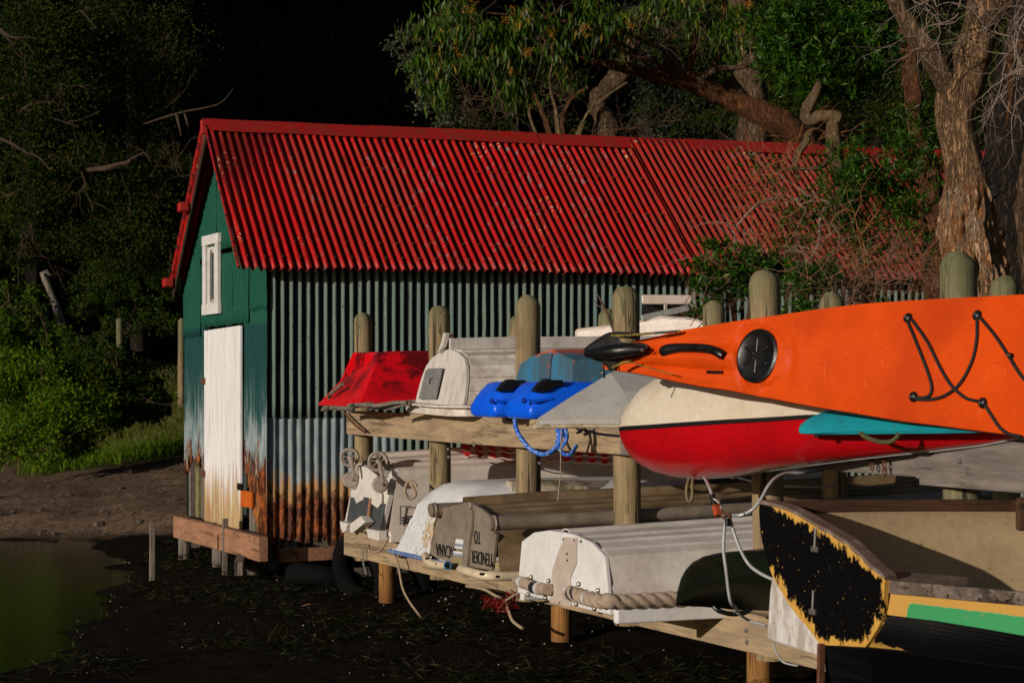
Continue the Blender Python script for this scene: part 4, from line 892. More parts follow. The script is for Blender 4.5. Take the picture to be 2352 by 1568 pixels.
rope('tie_cord', [K(1402,1048,11.4), K(1420,1050,11.3), K(1450,1060,11.3), K(1480,1068,11.4), K(1512,1071,11.5)][0:0] or [K(1405,1046-0,11.3), K(1425,1052,11.3), K(1520,1068,11.5)], .003, MT['black'], None, 'thin dark cord running to the striped canoe', 'cord', strands=0) if False else None
nt = thing('rope_knot', 'dark knotted cord tied under the grey pointed hull by the beam', 'cord', KX(1330, 985, 4.95))
rope('cord', [KX(1322,982,4.93), KX(1335,990,4.92), KX(1325,994,4.93), KX(1342,984,4.92), KX(1350,990,4.93), KX(1380,996,4.95), KX(1425,1001,4.96)], .0065, MT['black'], nt, strands=0)
# --- canoe on its side: cream above, red below, black stripe ----------------------------------------------
xs_ = [1423,1428,1438,1452,1470,1500,1540,1600,1680,1760,1850,1950,2050,2150,2250,2335]
top_ = [975,955,935,915,895,874,866,862,864,870,885,905,925,945,968,990]
str_ = [985,984,983,982,981,979,976,972,967,963,957,955,956,962,975,994]
bot_ = [1000,1016,1034,1052,1066,1082,1094,1101,1096,1080,1068,1055,1044,1034,1022,1006]
def dc(x): return 10.40 - (x-1423)/907*2.05
cn = thing('canoe', 'long canoe on its side, cream above a black stripe and red below', 'canoe', K(1700, 990, 9.9))
CC = paint('cream_canoe_deck', (.70,.62,.50), (.62,.53,.40), 6, .5, .75, rough=.4, grime=((.50,.41,.24), .5), stretch=(1,1,1))
RC = paint('glossy_red_hull', (.50,.004,.008), (.40,.003,.006), 5, rough=.25, bump=.03, grime=((.25,.004,.006), .5)); BS = simple('black_stripe', (.008,.008,.009), .4)
A_, B_, C_, D_ = [], [], [], []
for x, t, s, b in zip(xs_, top_, str_, bot_):
    d = dc(x); hr = (b-t)/232; bu = .20*hr**.8
    A_.append([K(x, t, d+.12*hr), K(x+2, t-2, d+.02), K(x, t+(s-4-t)*.35, d-.045*hr), K(x, t+(s-4-t)*.75, d-.085*hr), K(x, s-4, d-.10*hr)])
    B_.append([K(x-1, s-5, d-.10*hr-.002), K(x-1.5, s-4.5, d-.10*hr-.008), K(x-1.5, s+4.5, d-.10*hr-.012), K(x-1, s+5, d-.10*hr-.002)])
    C_.append([K(x, s+4, d-.10*hr)] + [K(x, s+4+(b-s-4)*math.sin(a), d-.10*hr + (bu+.12*hr)*(1-math.cos(a))) for a in np.linspace(.18, math.pi/2, 9)])
    D_.append([K(x, b, d-.10*hr+bu+.12*hr), K(x, b-4, d+.28*hr+.02), K(x, (b+t)/2, d+.36*hr+.03), K(x, t+4, d+.24*hr+.02), K(x, t, d+.12*hr)])
mk('deck', loft(A_), CC, cn, True); mk('stripe', loft(B_), BS, cn, True); mk('hull', loft(C_), RC, cn, True); mk('back', loft(D_), RC, cn, True)
mk('bow_end', join(prism([A_[0][0], A_[0][-1], D_[0][2]], (.01,0,0))), CC, cn)
mk('bow_end', join(prism([C_[0][0], C_[0][-1], D_[0][2]], (.012,0,0))), RC, cn)
mk('edge_trim', tube([K(x, b+1, dc(x)-.10*((b-t)/232)+.2*((b-t)/232)**.8+.115*(b-t)/232) for x, t, b in zip(xs_[8:], top_[8:], bot_[8:])], .004, 6), simple('trim_grey', (.4,.38,.36), .5), cn, True)
rope('loop_rope', [K(1583,1098,10.15), K(1577,1120,10.1), K(1578,1142,10.1), K(1584,1152,10.1), K(1590,1140,10.1), K(1590,1115,10.1), K(1592,1098,10.15)], .007, paint('olive_rope', (.20,.16,.08), None, 60, rough=.9), cn)
# --- teal board -------------------------------------------------------------------------------------------
tl = thing('kayak', 'turquoise kayak wedged under the orange kayak, its blunt nose over the striped canoe', 'kayak', K(2050, 980, 9.0))
TQ = paint('turquoise_plastic', (.01,.33,.40), (.01,.26,.34), 6, rough=.45, bump=.05, spots=[(3, 26, .70, (.06,.12,.06))])
ss = []
for x, t, b in ((1835,984,992),(1838,976,995),(1850,965,997),(1875,952,998),(1905,940,998),(1960,930,997),(2050,925,996),(2150,930,995),(2262,950,993),(2360,965,992)):
    d = 9.22-(x-1835)/525*1.15; k = min(1, (x-1830)/100)
    ss.append([K(x,t,d+.22*k), K(x,t+(b-t)*.3,d+.08*k), K(x,b-8*k,d-.012), K(x,b,d+.004), K(x,b,d+.1*k+.01), K(x,(b+t)/2,d+.3*k+.02)])
mk('hull', loft(ss, True, True), TQ, tl, True)
mk('carry_handle', tube([Vector(p) for p in spline([tuple(p) for p in (K(1978,994,8.9), K(1990,1004,8.86), K(2020,1014,8.8), K(2045,1014,8.75), K(2060,1004,8.72), K(2064,995,8.71))], 5)], .010, 8), paint('olive_handle', (.10,.09,.035), None, 20), tl, True)
mk('drain_fitting', bar(K(1872,1000,9.14), K(1884,1000,9.12), .012, .012), MT['black'], tl)
# --- orange kayak -------------------------------------------------------------------------------------------
ok_ = thing('kayak', 'large bright orange kayak with a round black hatch and black cords', 'kayak', K(1900, 840, 9.3))
OR = M('orange_plastic', .55, .2)
n1_ = OR.noise(3, (1,1,1), 5, .6); n3 = OR.noise(170, (1,1,1), 2, .5)
c = OR.mix(OR.step(n1_, .35, .7), (.74,.078,.0015), (.62,.060,.0015)); c = OR.mix(OR.math('MULTIPLY', OR.step(n3, .5, .66), .3), c, (.54,.040,.0015))
c = OR.mix(OR.step(OR.noise(60, (1,1,1), 3, .6), .735, .75), c, (.10,.02,.004))
c = OR.mix(OR.math('MULTIPLY', OR.step(OR.noise(22, (.25,.25,5), 4, .7, .6), .60, .67), .4), c, (.28,.026,.003))
c = OR.mix(OR.math('MULTIPLY', OR.step(OR.noise(30, (3,3,.4), 3, .6, 1.0, off=(4,4,4)), .68, .70), .5), c, (.80,.20,.05))
c = OR.mix(OR.math('MULTIPLY', OR.step(OR.noise(1.6, (1,1,1), 4, .6, off=(8,1,1)), .42, .66), .5), c, (.40,.032,.002))
OR = OR.fin(c, OR.math('ADD', n3, n1_), .25, .004)
kx = [1383,1386,1400,1430,1464,1500,1562,1620,1679,1735,1791,1880,1970,2060,2160,2260,2352,2450]
kt = [838,828,812,796,781,774,759,749,738.7,731,723,710,698.4,692,686,681,676,672]
kb = [842,847,849,852,857,864,877,888,896,908,918,935,949,965,977,990,1001,1012]
def dk_(x): return 9.90 - (x-1383)/969*1.85
def KP(x, y, off=0):              # a point on the deck
    t, b = np.interp(x, kx, kt), np.interp(x, kx, kb); f = (y-t)/(b-t); h = (b-t)/325
    e = .10*h*(1-f)*1.4 - .045*math.sin(max(0, min(1, f))*math.pi)*min(1, h*2.2)
    # moulded groove and ridge before the hatch
    g = 0
    if x < 1700:
        g += .022*math.exp(-((f-.30)/.07)**2)*min(1, max(0, (x-1440)/60)) + .022*math.exp(-((f-.73)/.06)**2)*min(1, max(0, (x-1440)/60)) - .02*math.exp(-((f-.5)/.10)**2)*min(1, max(0,(x-1440)/60))
        g *= min(1, (1700-x)/35)
    xr = 1690 - 14*math.cos((f-.5)*math.pi*.9)*0 + 10*abs(f-.5)*0
    g += .020*math.exp(-((x-(1694+ 26*(abs(f-.5)*2)**2))/7)**2) if .06 < f < .93 else 0
    r = math.hypot(x-1745, (y-817)*1.0)
    g += .016*math.exp(-((r-74)/9)**2)*(1 if x > 1745 else .2)
    return K(x, y, dk_(x) + e + g - off)
nU = 34
xu = list(np.arange(1383, 1470, 6)) + list(np.arange(1470, 1860, 5)) + list(np.arange(1860, 2450, 24))
ss = []
for x in xu:
    t, b = float(np.interp(x, kx, kt)), float(np.interp(x, kx, kb)); ss.append([KP(x, t+(b-t)*k/nU) for k in range(nU+1)])
mk('deck', loft(ss), OR, ok_, True)
hs = []
for x in xu[::3]+[2450]:
    t, b = float(np.interp(x, kx, kt)), float(np.interp(x, kx, kb)); h = (b-t)/325; d = dk_(x)
    hs.append([KP(x, b), K(x, b+3*min(1,h*3), d+.01+.02*h), K(x, b+1, d+.05*h+.03*min(1,h*3)), K(x, b-40*h, d+.24*h+.02), K(x, (t+b)/2, d+.40*h+.02), K(x, t+40*h, d+.34*h+.02), K(x, t+1, d+.18*h+.005), KP(x, t)])
mk('hull', loft(hs), OR, ok_, True)
def disc_on(cx, cy, rx, ry, off, name, mat, n=44, dome_=0.0, rings=5, thick=.02):
    V, F = [], []
    for r in range(rings+1):
        f = r/rings
        for k in range(n):
            a = 2*math.pi*k/n; V.append(tuple(KP(cx+rx*f*math.cos(a), cy+ry*f*math.sin(a), 0)*0 + K(cx+rx*f*math.cos(a), cy+ry*f*math.sin(a), dk_(cx+rx*f*math.cos(a)) + .10*.55*(1-((cy+ry*f*math.sin(a))-725)/190)*1.0 - .035 - off - dome_*math.sin(f*math.pi)*.0 - (dome_ if f < .8 else 0))))
    for r in range(rings):
        for k in range(n): F.append((r*n+k, (r+1)*n+k, (r+1)*n+(k+1) % n, r*n+(k+1) % n))
    F.append(tuple(range(n)))
    return mk(name, (V, F), mat, ok_, True, solid=-thick)
def flat_disc(c3, nrm, r, name, mat, prof=None): return mk(name, lathe(c3, prof or [(r*.98,-.02),(r,.004),(r*.9,.010),(r*.86,.006),(r*.3,.008)], 40, nrm), mat, ok_, True)
# the deck's own normal at the hatch
def dnorm(x, y):
    a = KP(x+40, y) - KP(x-40, y); b = KP(x, y+40) - KP(x, y-40); n = a.cross(b).normalized()
    return n if n.dot(Vector((0,0,EYE))-KP(x, y)) > 0 else -n
hn = (K(1900,817,dk_(1900)) - K(1600,817,dk_(1600))).cross(K(1745,900,dk_(1745)+.02)-K(1745,740,dk_(1745)+.085)).normalized()
if hn.dot(Vector((0,0,EYE))-K(1745,817,9.3)) < 0: hn = -hn
hc = K(1739, 817, dk_(1739)-.012+.01)
ht = flat_disc(hc, hn, .116, 'hatch', MT['black'])
s_ = hn.orthogonal().normalized(); t_ = hn.cross(s_)
for k in range(6):
    a = k*math.pi/3+.3; p = hc + (s_*math.cos(a)+t_*math.sin(a))*.045 + hn*.008; mk('hatch_rib', bar(p-(s_*math.cos(a)+t_*math.sin(a))*.03, p+(s_*math.cos(a)+t_*math.sin(a))*.03, .012, .008, hn), MT['black'], ht, bevel=.003)
# handle
hpth = [KP(1522,808,.012), KP(1535,803,.028), KP(1560,799,.036), KP(1600,799,.036), KP(1630,802,.034), KP(1650,810,.026), KP(1660,817,.012)]
hv = [Vector(p) for p in spline([tuple(p) for p in hpth], 5)]
hh = mk('carry_handle', tube(hv, [.020+.006*math.exp(-(i-4)**2/20) for i in range(len(hv))], 12), MT['black'], ok_, True)
mk('screw', lathe(KP(1530,805,.045), [(.006,-.004),(.006,.003)], 8, hn), SCR, hh)
# rudder bracket
rd = [(1490,800),(1484,790),(1470,786),(1440,787),(1425,785),(1425,775),(1420,768),(1400,766),(1380,777),(1363,787),(1349,792),(1346,806),(1350,822),(1372,829),(1385,833),(1398,848),(1402,854),(1410,850),(1420,835),(1432,824),(1460,822),(1480,818)]
mk('rudder_bracket', prism([K(x, y, 9.86-(x-1383)/969*1.6) for x, y in rd], tuple((K(1430,810,1.045)-K(1430,810,1.0)))), MT['black'], ok_, bevel=.008)
mk('rudder_blade', tube([Vector(p) for p in spline([tuple(p) for p in (K(1347,805,9.95), K(1370,787,9.9), K(1400,770,9.85), K(1440,770,9.8), K(1470,772,9.8))], 4)], .014, 8), MT['black'], ok_, True)
mk('rudder_blade', tube([K(1348,812,9.86), K(1400,808,9.72), K(1440,804,9.68), K(1484,804,9.66)], [.018,.032,.03,.018], 10), MT['black'], ok_, True)
mk('screw', lathe(K(1475,803,9.60), [(.008,-.006),(.008,.003)], 8, hn), SCR, ok_)
YC_ = paint('yellow_black_cord', (.36,.25,.02), (.02,.02,.01), 150, .48, .52, rough=.8)
rope('rudder_line', [K(1405,770,9.72), K(1440,770,9.68), K(1500,765,9.62), K(1562,760,9.55)], .0055, YC_, ok_)
rope('rudder_line', [K(1408,844,9.72), K(1430,833,9.68), K(1450,830,9.66)], .006, YC_, ok_); rope('rudder_line', [K(1450,832,9.66), K(1520,853,9.53), K(1545,860,9.50)], .0025, YC_, ok_, strands=0)
mk('line_sleeve', tube([K(1504,765,9.60), K(1552,761,9.55)], .006, 8), MT['black'], ok_, True); mk('line_sleeve', tube([KP(1624,854,.010), KP(1660,855,.010)], .007, 8), MT['black'], ok_, True)
mk('hanging_strap', tube([K(1386,832,9.75), K(1387,850,9.75), K(1388,868,9.76)], .004, 6), MT['black'], ok_, True)
CORD = simple('black_cord', (.008,.007,.007), .7)
fit = [(2087,731),(2246,725),(2100,911),(2259,925),(2324,818)]
for i, (x, y) in enumerate(fit):
    p = KP(x, y, 0); f = mk('deck_fitting', lathe(p, [(.021 if i < 4 else .012,-.01),(.021 if i < 4 else .012,.008),(.014 if i < 4 else .008,.016),(.006,.018)], 16, dnorm(x, y)), MT['black'], ok_, True)
    mk('screw', lathe(p+dnorm(x, y)*.018, [(.005,-.002),(.005,.003)], 8, dnorm(x, y)), SCR, f)
def deckcord(pts): return rope('deck_cord', [KP(x, y, .009) for x, y in pts], .0065, CORD, ok_, m=8, strands=0)
deckcord([(2085,740),(2100,775),(2120,825),(2136,870),(2140,895),(2134,908),(2120,913),(2100,913)])
deckcord([(2094,734),(2130,785),(2160,845),(2185,885),(2215,912),(2240,920),(2259,922)])
deckcord([(2244,730),(2243,780),(2232,830),(2205,880),(2170,908),(2135,917),(2103,916)])
deckcord([(2250,728),(2285,770),(2315,815),(2345,862),(2380,900)])
deckcord([(2262,930),(2278,955),(2295,980),(2315,995),(2345,1002)])
def KN(x, y, d): return K(x, y, d*.935)
# --- black and yellow boat, right way up ------------------------------------------------------------------------
bb = thing('rowing_boat', 'old rowing boat the right way up with peeling black stern and green band', 'boat', KN(2000, 1480, 8.6))
ZB4 = lambda x, y: ((x/3.033+1800)*.9408, (y/3.033+1150)*.9408)
def dt(x): return 9.0 - (x-1754)/290*.75
out = [(195,240),(290,258),(400,290),(500,340),(600,400),(720,465),(850,545),(950,640),(1050,740),(1100,775),(1130,805),(1120,900),(1115,1000),(1115,1070),(1085,1140),(1050,1200),(1010,1260),(980,1300),(820,1288),(645,1282),(600,1215),(550,1150),(470,1060),(400,960),(340,860),(290,770),(250,650),(215,520),(197,400),(192,300)]
def densify(P, n=3):
    o = []
    for i in range(len(P)):
        a, b = P[i], P[(i+1) % len(P)]
        for k in range(n): o.append((a[0]+(b[0]-a[0])*k/n, a[1]+(b[1]-a[1])*k/n))
    return o
ob = densify(out, 3); cx, cy = 640, 800; V, F, at = [], [], []
NR = 18
for r in range(NR+1):
    f = r/NR
    for (x, y) in ob:
        px_, py_ = ZB4(cx+(x-cx)*f, cy+(y-cy)*f); V.append(tuple(KN(px_, py_, dt(px_)))); dd = math.hypot(x-cx, y-cy)*(1-f)
        at.append(dd/3.033*.9408/600 + (.03 if (px_ < 1785 and py_ < 1300) else 0) + .012*math.exp(-((px_-1757)/25)**2) + (-.012*math.exp(-((px_-1860)/70)**2-((py_-1440)/60)**2)) + (-.008*math.exp(-((px_-1960)/60)**2-((py_-1480)/30)**2)) + (.010 if px_ > 2015 and 1330 < py_ < 1420 else 0))       # metres from the edge
nb_ = len(ob)
for r in range(NR):
    for k in range(nb_): F.append((r*nb_+k, (r+1)*nb_+k, (r+1)*nb_+(k+1) % nb_, r*nb_+(k+1) % nb_))
pk = M('peeling_black_over_yellow', .6, .15)
e = pk.attr('edge'); nA = pk.noise(18, (1,1,.5), 7, .75); nB = pk.noise(70, (1,1,.35), 4, .7); nC = pk.noise(5, (1,1,1), 3)
nb2 = pk.math('ADD', pk.math('MULTIPLY', pk.math('SUBTRACT', nA, .5), .17), pk.math('MULTIPLY', pk.math('SUBTRACT', nB, .5), .07))
msk = pk.step(pk.math('ADD', e, nb2), .019, .016)
yel = pk.mix(pk.step(nA, .3, .7), (.62,.36,.075), (.52,.27,.05)); blk = pk.mix(pk.step(nB, .4, .7), (.003,.003,.0035), (.005,.0045,.0045))
c = pk.mix(msk, blk, yel)
c = pk.mix(pk.step(pk.math('ADD', nB, pk.math('MULTIPLY', nC, .5)), 1.0, 1.01), c, (.62,.52,.35))
zz_ = pk.math('ADD', pk.axis(2), 0)
c = pk.mix(pk.step(pk.noise(120, (1,1,.5), 2, .5, off=(5,5,1)), .735, .745), c, yel)
pkm = pk.fin(c, pk.math('MULTIPLY', msk, -1), .4, .004, pk.math('ADD', pk.math('MULTIPLY', msk, .2), .38))
mk('transom', (V, F), pkm, bb, attrs={'edge': at}, solid=.02)
# gunwale capping over the transom
wp = paint('weathered_capping', (.15,.10,.07), (.26,.21,.17), 14, .45, .7, rough=.85, bump=.5)
cap_t = [ZB4(*p) for p in out[:11]]
ss = []
for (x, y) in cap_t:
    d = dt(x); p = KN(x, y, d); ss.append([p+Vector((-.02,0,-.004)), p+Vector((-.02,0,.014)), p+Vector((.035,.01,.016)), p+Vector((.035,.01,-.004))])
mk('transom_cap', loft(ss, True, True), wp, bb)
# gunwales
far = [KN(1755,1155,9.02), KN(1815,1150,9.05), KN(1950,1147,9.13), KN(2100,1146,9.2), KN(2352,1147,9.32), KN(2600,1160,9.3)]
near = [KN(2047,1332,8.24), KN(2150,1341,8.17), KN(2250,1350,8.1), KN(2352,1359,8.03), KN(2500,1372,7.95), KN(2600,1380,7.9)]
DK = wood('dark_gunwale', (.10,.045,.02), (.06,.03,.018), 'x', .6)
WK = wood('weathered_gunwale', (.14,.10,.075), (.24,.20,.17), 'x', .7)
mk('gunwale', loft([[p+Vector((0,.02,0)), p+Vector((0,-.035,0)), p+Vector((0,-.035,-.045 if i else -.02)), p+Vector((0,.02,-.045))] for i, p in enumerate(far)], True, True), DK, bb, bevel=.004)
mk('gunwale', loft([[p+Vector((0,.06,.0)), p+Vector((0,-.008,0)), p+Vector((0,-.008,-.048)), p+Vector((0,.06,-.048))] for p in near], True, True), WK, bb, bevel=.005)
for x, y in ((2107,1347),(2180,1354),(2245,1359),(2315,1366)):
    p = KN(x+20, y+6, 8.1-(x-2050)/302*.2); mk('screw', lathe(p+Vector((0,-.008,-.006)), [(.006,0),(.005,-.004)], 8, (0,1,0)), SCR, bb)
# inside faces
CI = paint('cream_inside_paint', (.46,.33,.185), (.38,.27,.15), 5, rough=.7, spots=[(4, 42, .70, (.22,.13,.05)), (8, 90, .72, (.12,.08,.05))])
fl = [p+Vector((.0,-.30,-.42)) for p in far]; nl = [p+Vector((0,.30,-.30)) for p in near]
fi = []
for a, b in zip(far, fl): fi.append([a+Vector((0,-.004,-.03)), a.lerp(b, .35)+Vector((0,.05,-.02)), a.lerp(b, .7)+Vector((0,.05,-.02)), b])
fi[0][-1] = KN(1990,1420,8.75)
mk('inner_side', loft(fi), CI, bb, True, solid=.015)
ni = [[a+Vector((0,.045,-.03)), a.lerp(b, .5)+Vector((0,-.06,0)), b] for a, b in zip(near, nl)]
mk('inner_side', loft(ni), CI, bb, True, solid=.01)
mk('floor_boards', loft([[fi[i][-1], ni[i][-1]] for i in range(6)]), CI, bb, solid=.02)
mk('gunwale_knee', bar(KN(2335,1180,9.1), KN(2360,1180,9.1), .05, .13), DK, bb, bevel=.01)
# transom's inner side and quarter knee
mk('quarter_knee', prism([near[0]+Vector((.03,.02,.002)), near[0]+Vector((.36,.05,-.005)), KN(2010,1308,8.45)+Vector((.02,0,0))], (0,0,-.03)), wp, bb, bevel=.004)
# outer side: yellow and green band
gm_ = M('green_and_yellow_band', .45, .4)
e = gm_.attr('v'); nA = gm_.noise(7, (1,1,1), 6, .7); nB = gm_.noise(50, (1,1,1), 3, .6)
ed = gm_.math('ADD', e, gm_.math('MULTIPLY', gm_.math('SUBTRACT', nA, .5), .34))
ed2 = gm_.math('MULTIPLY', gm_.step(ed, .36, .37), gm_.step(gm_.math('ADD', gm_.attr('u'), gm_.math('MULTIPLY', gm_.math('SUBTRACT', nA, .5), .3)), .09, .10))
c = gm_.mix(ed2, (.60,.33,.065), (.045,.34,.12)); c = gm_.mix(gm_.step(nB, .70, .71), c, (.60,.33,.065))
gmm = gm_.fin(c, ed2, .3, .003)
lo = [KN(2038,1411,8.26), KN(2150,1425,8.19), KN(2250,1441,8.12), KN(2352,1459,8.05), KN(2500,1482,7.97), KN(2600,1500,7.92)]
V, F, av, au = [], [], [], []
for i, (a, b) in enumerate(zip(near, lo)):
    for k in range(6): V.append(tuple((a+Vector((0,0,-.046))).lerp(b, k/5)+Vector((0,.002,0)))); av.append(k/5); au.append(i/5)
for i in range(5):
    for k in range(5): F.append((i*6+k, i*6+k+1, (i+1)*6+k+1, (i+1)*6+k))
mk('painted_band', (V, F), gmm, bb, attrs={'v': av, 'u': au}, solid=.006)
# planks below: black, overlapping, with chips of yellow at the seam
bk = M('black_hull_paint', .6, .15)
nA = bk.noise(12, (1,1,1), 6, .75); nB = bk.noise(50, (1,1,.4), 4, .7)
c = bk.mix(bk.step(nB, .55, .75), (.002,.002,.0025), (.006,.005,.004)); av_ = bk.attr('chip')
c = bk.mix(bk.step(bk.math('ADD', av_, bk.math('MULTIPLY', bk.math('SUBTRACT', nA, .5), 1.5)), .72, .74), c, (.50,.29,.06))
bkm = bk.fin(c, nB, .3, .004)
ch = [KN(1997,1485,8.33), KN(2060,1491,8.30), KN(2120,1500,8.26), KN(2200,1512,8.22), KN(2352,1532,8.15), KN(2600,1560,8.05)]
lo2 = [lo[0]+Vector((0,.01,-.002)), KN(2070,1416,8.25), KN(2120,1422,8.22), lo[1].lerp(lo[2],.6)+Vector((0,.008,0)), lo[3]+Vector((0,.008,0)), lo[5]+Vector((0,.008,0))]
V, F, at = [], [], []
for i, (a, b) in enumerate(zip(lo2, ch)):
    for k in range(9):
        p = a.lerp(b, k/8) + Vector((0, -.015*math.sin(k/8*math.pi), 0)); V.append(tuple(p))
        q = 0.0
        if i <= 4: q = [.95,.75,.5,.35,.1][i]*(k/8)**3 + ([.9,.25,0,0,0][i]*(1-k/8 if k/8 > .2 else .6))
        at.append(q)
for i in range(5):
    for k in range(8): F.append((i*9+k, i*9+k+1, (i+1)*9+k+1, (i+1)*9+k))
mk('side_plank', (V, F), bkm, bb, attrs={'chip': at}, solid=.01)
bt = [KN(1893,1480,8.62)] + ch
kl = [KN(1890,1640,8.75), KN(1997,1660,8.7), KN(2060,1670,8.7), KN(2120,1680,8.7), KN(2200,1690,8.65), KN(2352,1710,8.6), KN(2600,1740,8.5)]
ss = [[a.lerp(b, t) + Vector((0,-.02*math.sin(t*math.pi)-.008,0)) for t in np.linspace(0, 1, 6)] for a, b in zip(bt, kl)]
mk('bottom_plank', loft(ss), bkm, bb, attrs={'chip': [0.0]*42}, solid=.01)
mk('bottom_plank', loft([[b, b.lerp(Vector((b.x+.35, b.y+.12, b.z+.22)), .5)+Vector((.03,0,-.02)), Vector((b.x+.35, b.y+.12, b.z+.22))] for b in kl]), bkm, bb, attrs={'chip': [0.0]*21}, solid=.01)
mk('stern_keel', bar(KN(1886,1478,8.60), KN(1884,1650,8.62), .022, .02, (0,1,0)), MT['rust'], bb)
for (x, y, s) in ((1877,1248,1), (1872,1392,1)):
    p = KN(x, y, dt(x)-.02); g = mk('gudgeon', bar(p+Vector((0,-.02,-.02)), p+Vector((0,.025,-.02)), .03, .022), SCR, bb, bevel=.003)
    mk('gudgeon_plate', bar(p+Vector((.012,-.01,-.03)), p+Vector((.012,-.014,.035)), .03, .004, (1,0,0)), paint('gudgeon_yellow_%d' % y, (.55,.33,.08), None, 20), g)
    mk('pin', tube([p+Vector((-.012,.0,-.02)), p+Vector((-.008,.0,.06))], .004, 6), MT['galv'], g)
# rudder board below the stern
mk_ = tagp(mk('rudder_board', prism([KN(1775,1312,9.06), KN(1768,1360,9.08), KN(1762,1466,9.1), KN(1800,1480,9.03), KN(1880,1505,8.86), KN(1887,1490,8.84), KN(1893,1480,8.83), KN(1835,1400,8.93)], (.022,.006,0)),
   paint('flaking_white_board', (.62,.59,.57), (.38,.33,.28), 16, .45, .62, rough=.7, stretch=(1,1,.3), spots=[(6, 70, .72, (.12,.09,.07))]), base=KN(1820,1470,9), bevel=.004), 'flaking white triangular board under the black stern of the rowing boat', 'rudder board')
# --- dark green plastic canoe -------------------------------------------------------------------------------------
dg = thing('canoe', 'dark green canoe nose poking out in front of the white aluminium dinghy', 'canoe', K(1690, 1390, 9.7))
DGm = paint('dark_green_plastic', (.010,.016,.007), (.018,.028,.010), 7, .4, .7, rough=.35, bscale=140, bump=.2)
ss = []
for x, t, b in ((1553,1378,1388),(1556,1355,1389),(1564,1327,1390),(1575,1307,1391),(1590,1291,1392),(1616,1277,1393),(1650,1269,1396),(1700,1264,1400),(1763,1258,1402),(1830,1256,1400),(1900,1256,1396)):
    d = 9.62+(x-1553)/350*.42; k = min(1, (x-1548)/90)
    # crease line runs low at the nose and climbs to the right
    cr = float(np.interp(x, [1553,1600,1680,1763,1900], [1384,1362,1338,1322,1300])); cr = min(max(cr, t+1), b-1)
    ss.append([K(x,t,d+.20*k), K(x,t+(cr-t)*.08,d+.10*k), K(x,t+(cr-t)*.35,d+.03*k), K(x,t+(cr-t)*.7,d+.005), K(x,cr,d), K(x,cr+(b-cr)*.5,d+.035*k), K(x,b,d+.10*k), K(x,b,d+.3*k+.01), K(x,(b+t)/2,d+.42*k+.02)])
mk('hull', loft(ss, True, True), DGm, dg, True)
mk('carry_loop', tube([Vector(p) for p in spline([tuple(p) for p in (K(1640,1392,9.75), K(1652,1402,9.74), K(1680,1409,9.75), K(1710,1406,9.76), K(1728,1395,9.8))], 5)], .012, 8), MT['black'], dg, True)
# --- cables, padlock, chains ------------------------------------------------------------------------------------------
cb = thing('locking_cable', 'grey plastic sheathed steel cable looped from the canoe down to the green canoe and boat', 'cable', K(1665,1180,9.7))
def cable(pts, r=.0075): return rope('cable', pts, r, MT['cable'], cb, m=8, strands=0)
cable([K(1618,1096,10.0), K(1628,1115,9.8), K(1636,1138,9.7)]); 
cable([K(1895,1076,9.9), K(1880,1083,9.75), K(1850,1086,9.6), K(1810,1086,9.55), K(1785,1095,9.5), K(1765,1115,9.45), K(1745,1150,9.42), K(1725,1172,9.42), K(1700,1182,9.45), K(1680,1183,9.45)])
cable([K(1668,1192,9.45), K(1664,1215,9.44), K(1662,1260,9.43), K(1668,1310,9.43), K(1674,1360,9.45), K(1680,1385,9.48), K(1690,1395,9.55), K(1688,1403,9.6)])
cable([K(1677,1192,9.45), K(1685,1220,9.44), K(1700,1260,9.42), K(1720,1295,9.4), K(1745,1315,9.35), K(1775,1330,9.3)])
cable([K(1690,1403,9.62), K(1705,1415,9.65), K(1725,1426,9.7), K(1760,1436,9.6)], .006)
cable([K(1640,1145,9.66), K(1652,1155,9.62), K(1658,1170,9.55), K(1662,1182,9.5)], .005)
cable([K(1775,1475,9.05), K(1785,1500,9.0), K(1800,1520,8.95), K(1832,1528,8.93)], .004)
cable([K(1663,1084,10.3), K(1710,1100,10.9), K(1770,1112,11.4), K(1850,1118,12), K(1920,1119,12.4)], .005)
mk('cable_sleeve', tube([K(1636,1136,9.68), K(1640,1158,9.66)], .0125, 10), MT['black'], cb, True); mk('cable_sleeve', tube([K(1670,1190,9.43), K(1671,1208,9.43)], .011, 10), MT['black'], cb, True)
mk('ferrule', tube([K(1700,1183,9.44), K(1710,1180,9.43)], .011, 10), MT['galv'], cb, True)
pl_ = thing('padlock', 'small orange and black padlock on the grey cable', 'padlock', K(1648,1168,9.62))
mk('body', bar(K(1645,1157,9.60), K(1652,1184,9.58), .042, .03, (0,1,0)), paint('padlock_orange', (.45,.07,.015), (.06,.02,.01), 40), pl_, bevel=.008)
mk('shackle', tube([Vector(p) for p in spline([tuple(p) for p in (K(1656,1182,9.58), K(1668,1192,9.5), K(1678,1188,9.45), K(1672,1178,9.45), K(1662,1178,9.5), K(1655,1166,9.58))], 5)], .006, 8), MT['rust'], pl_, True)
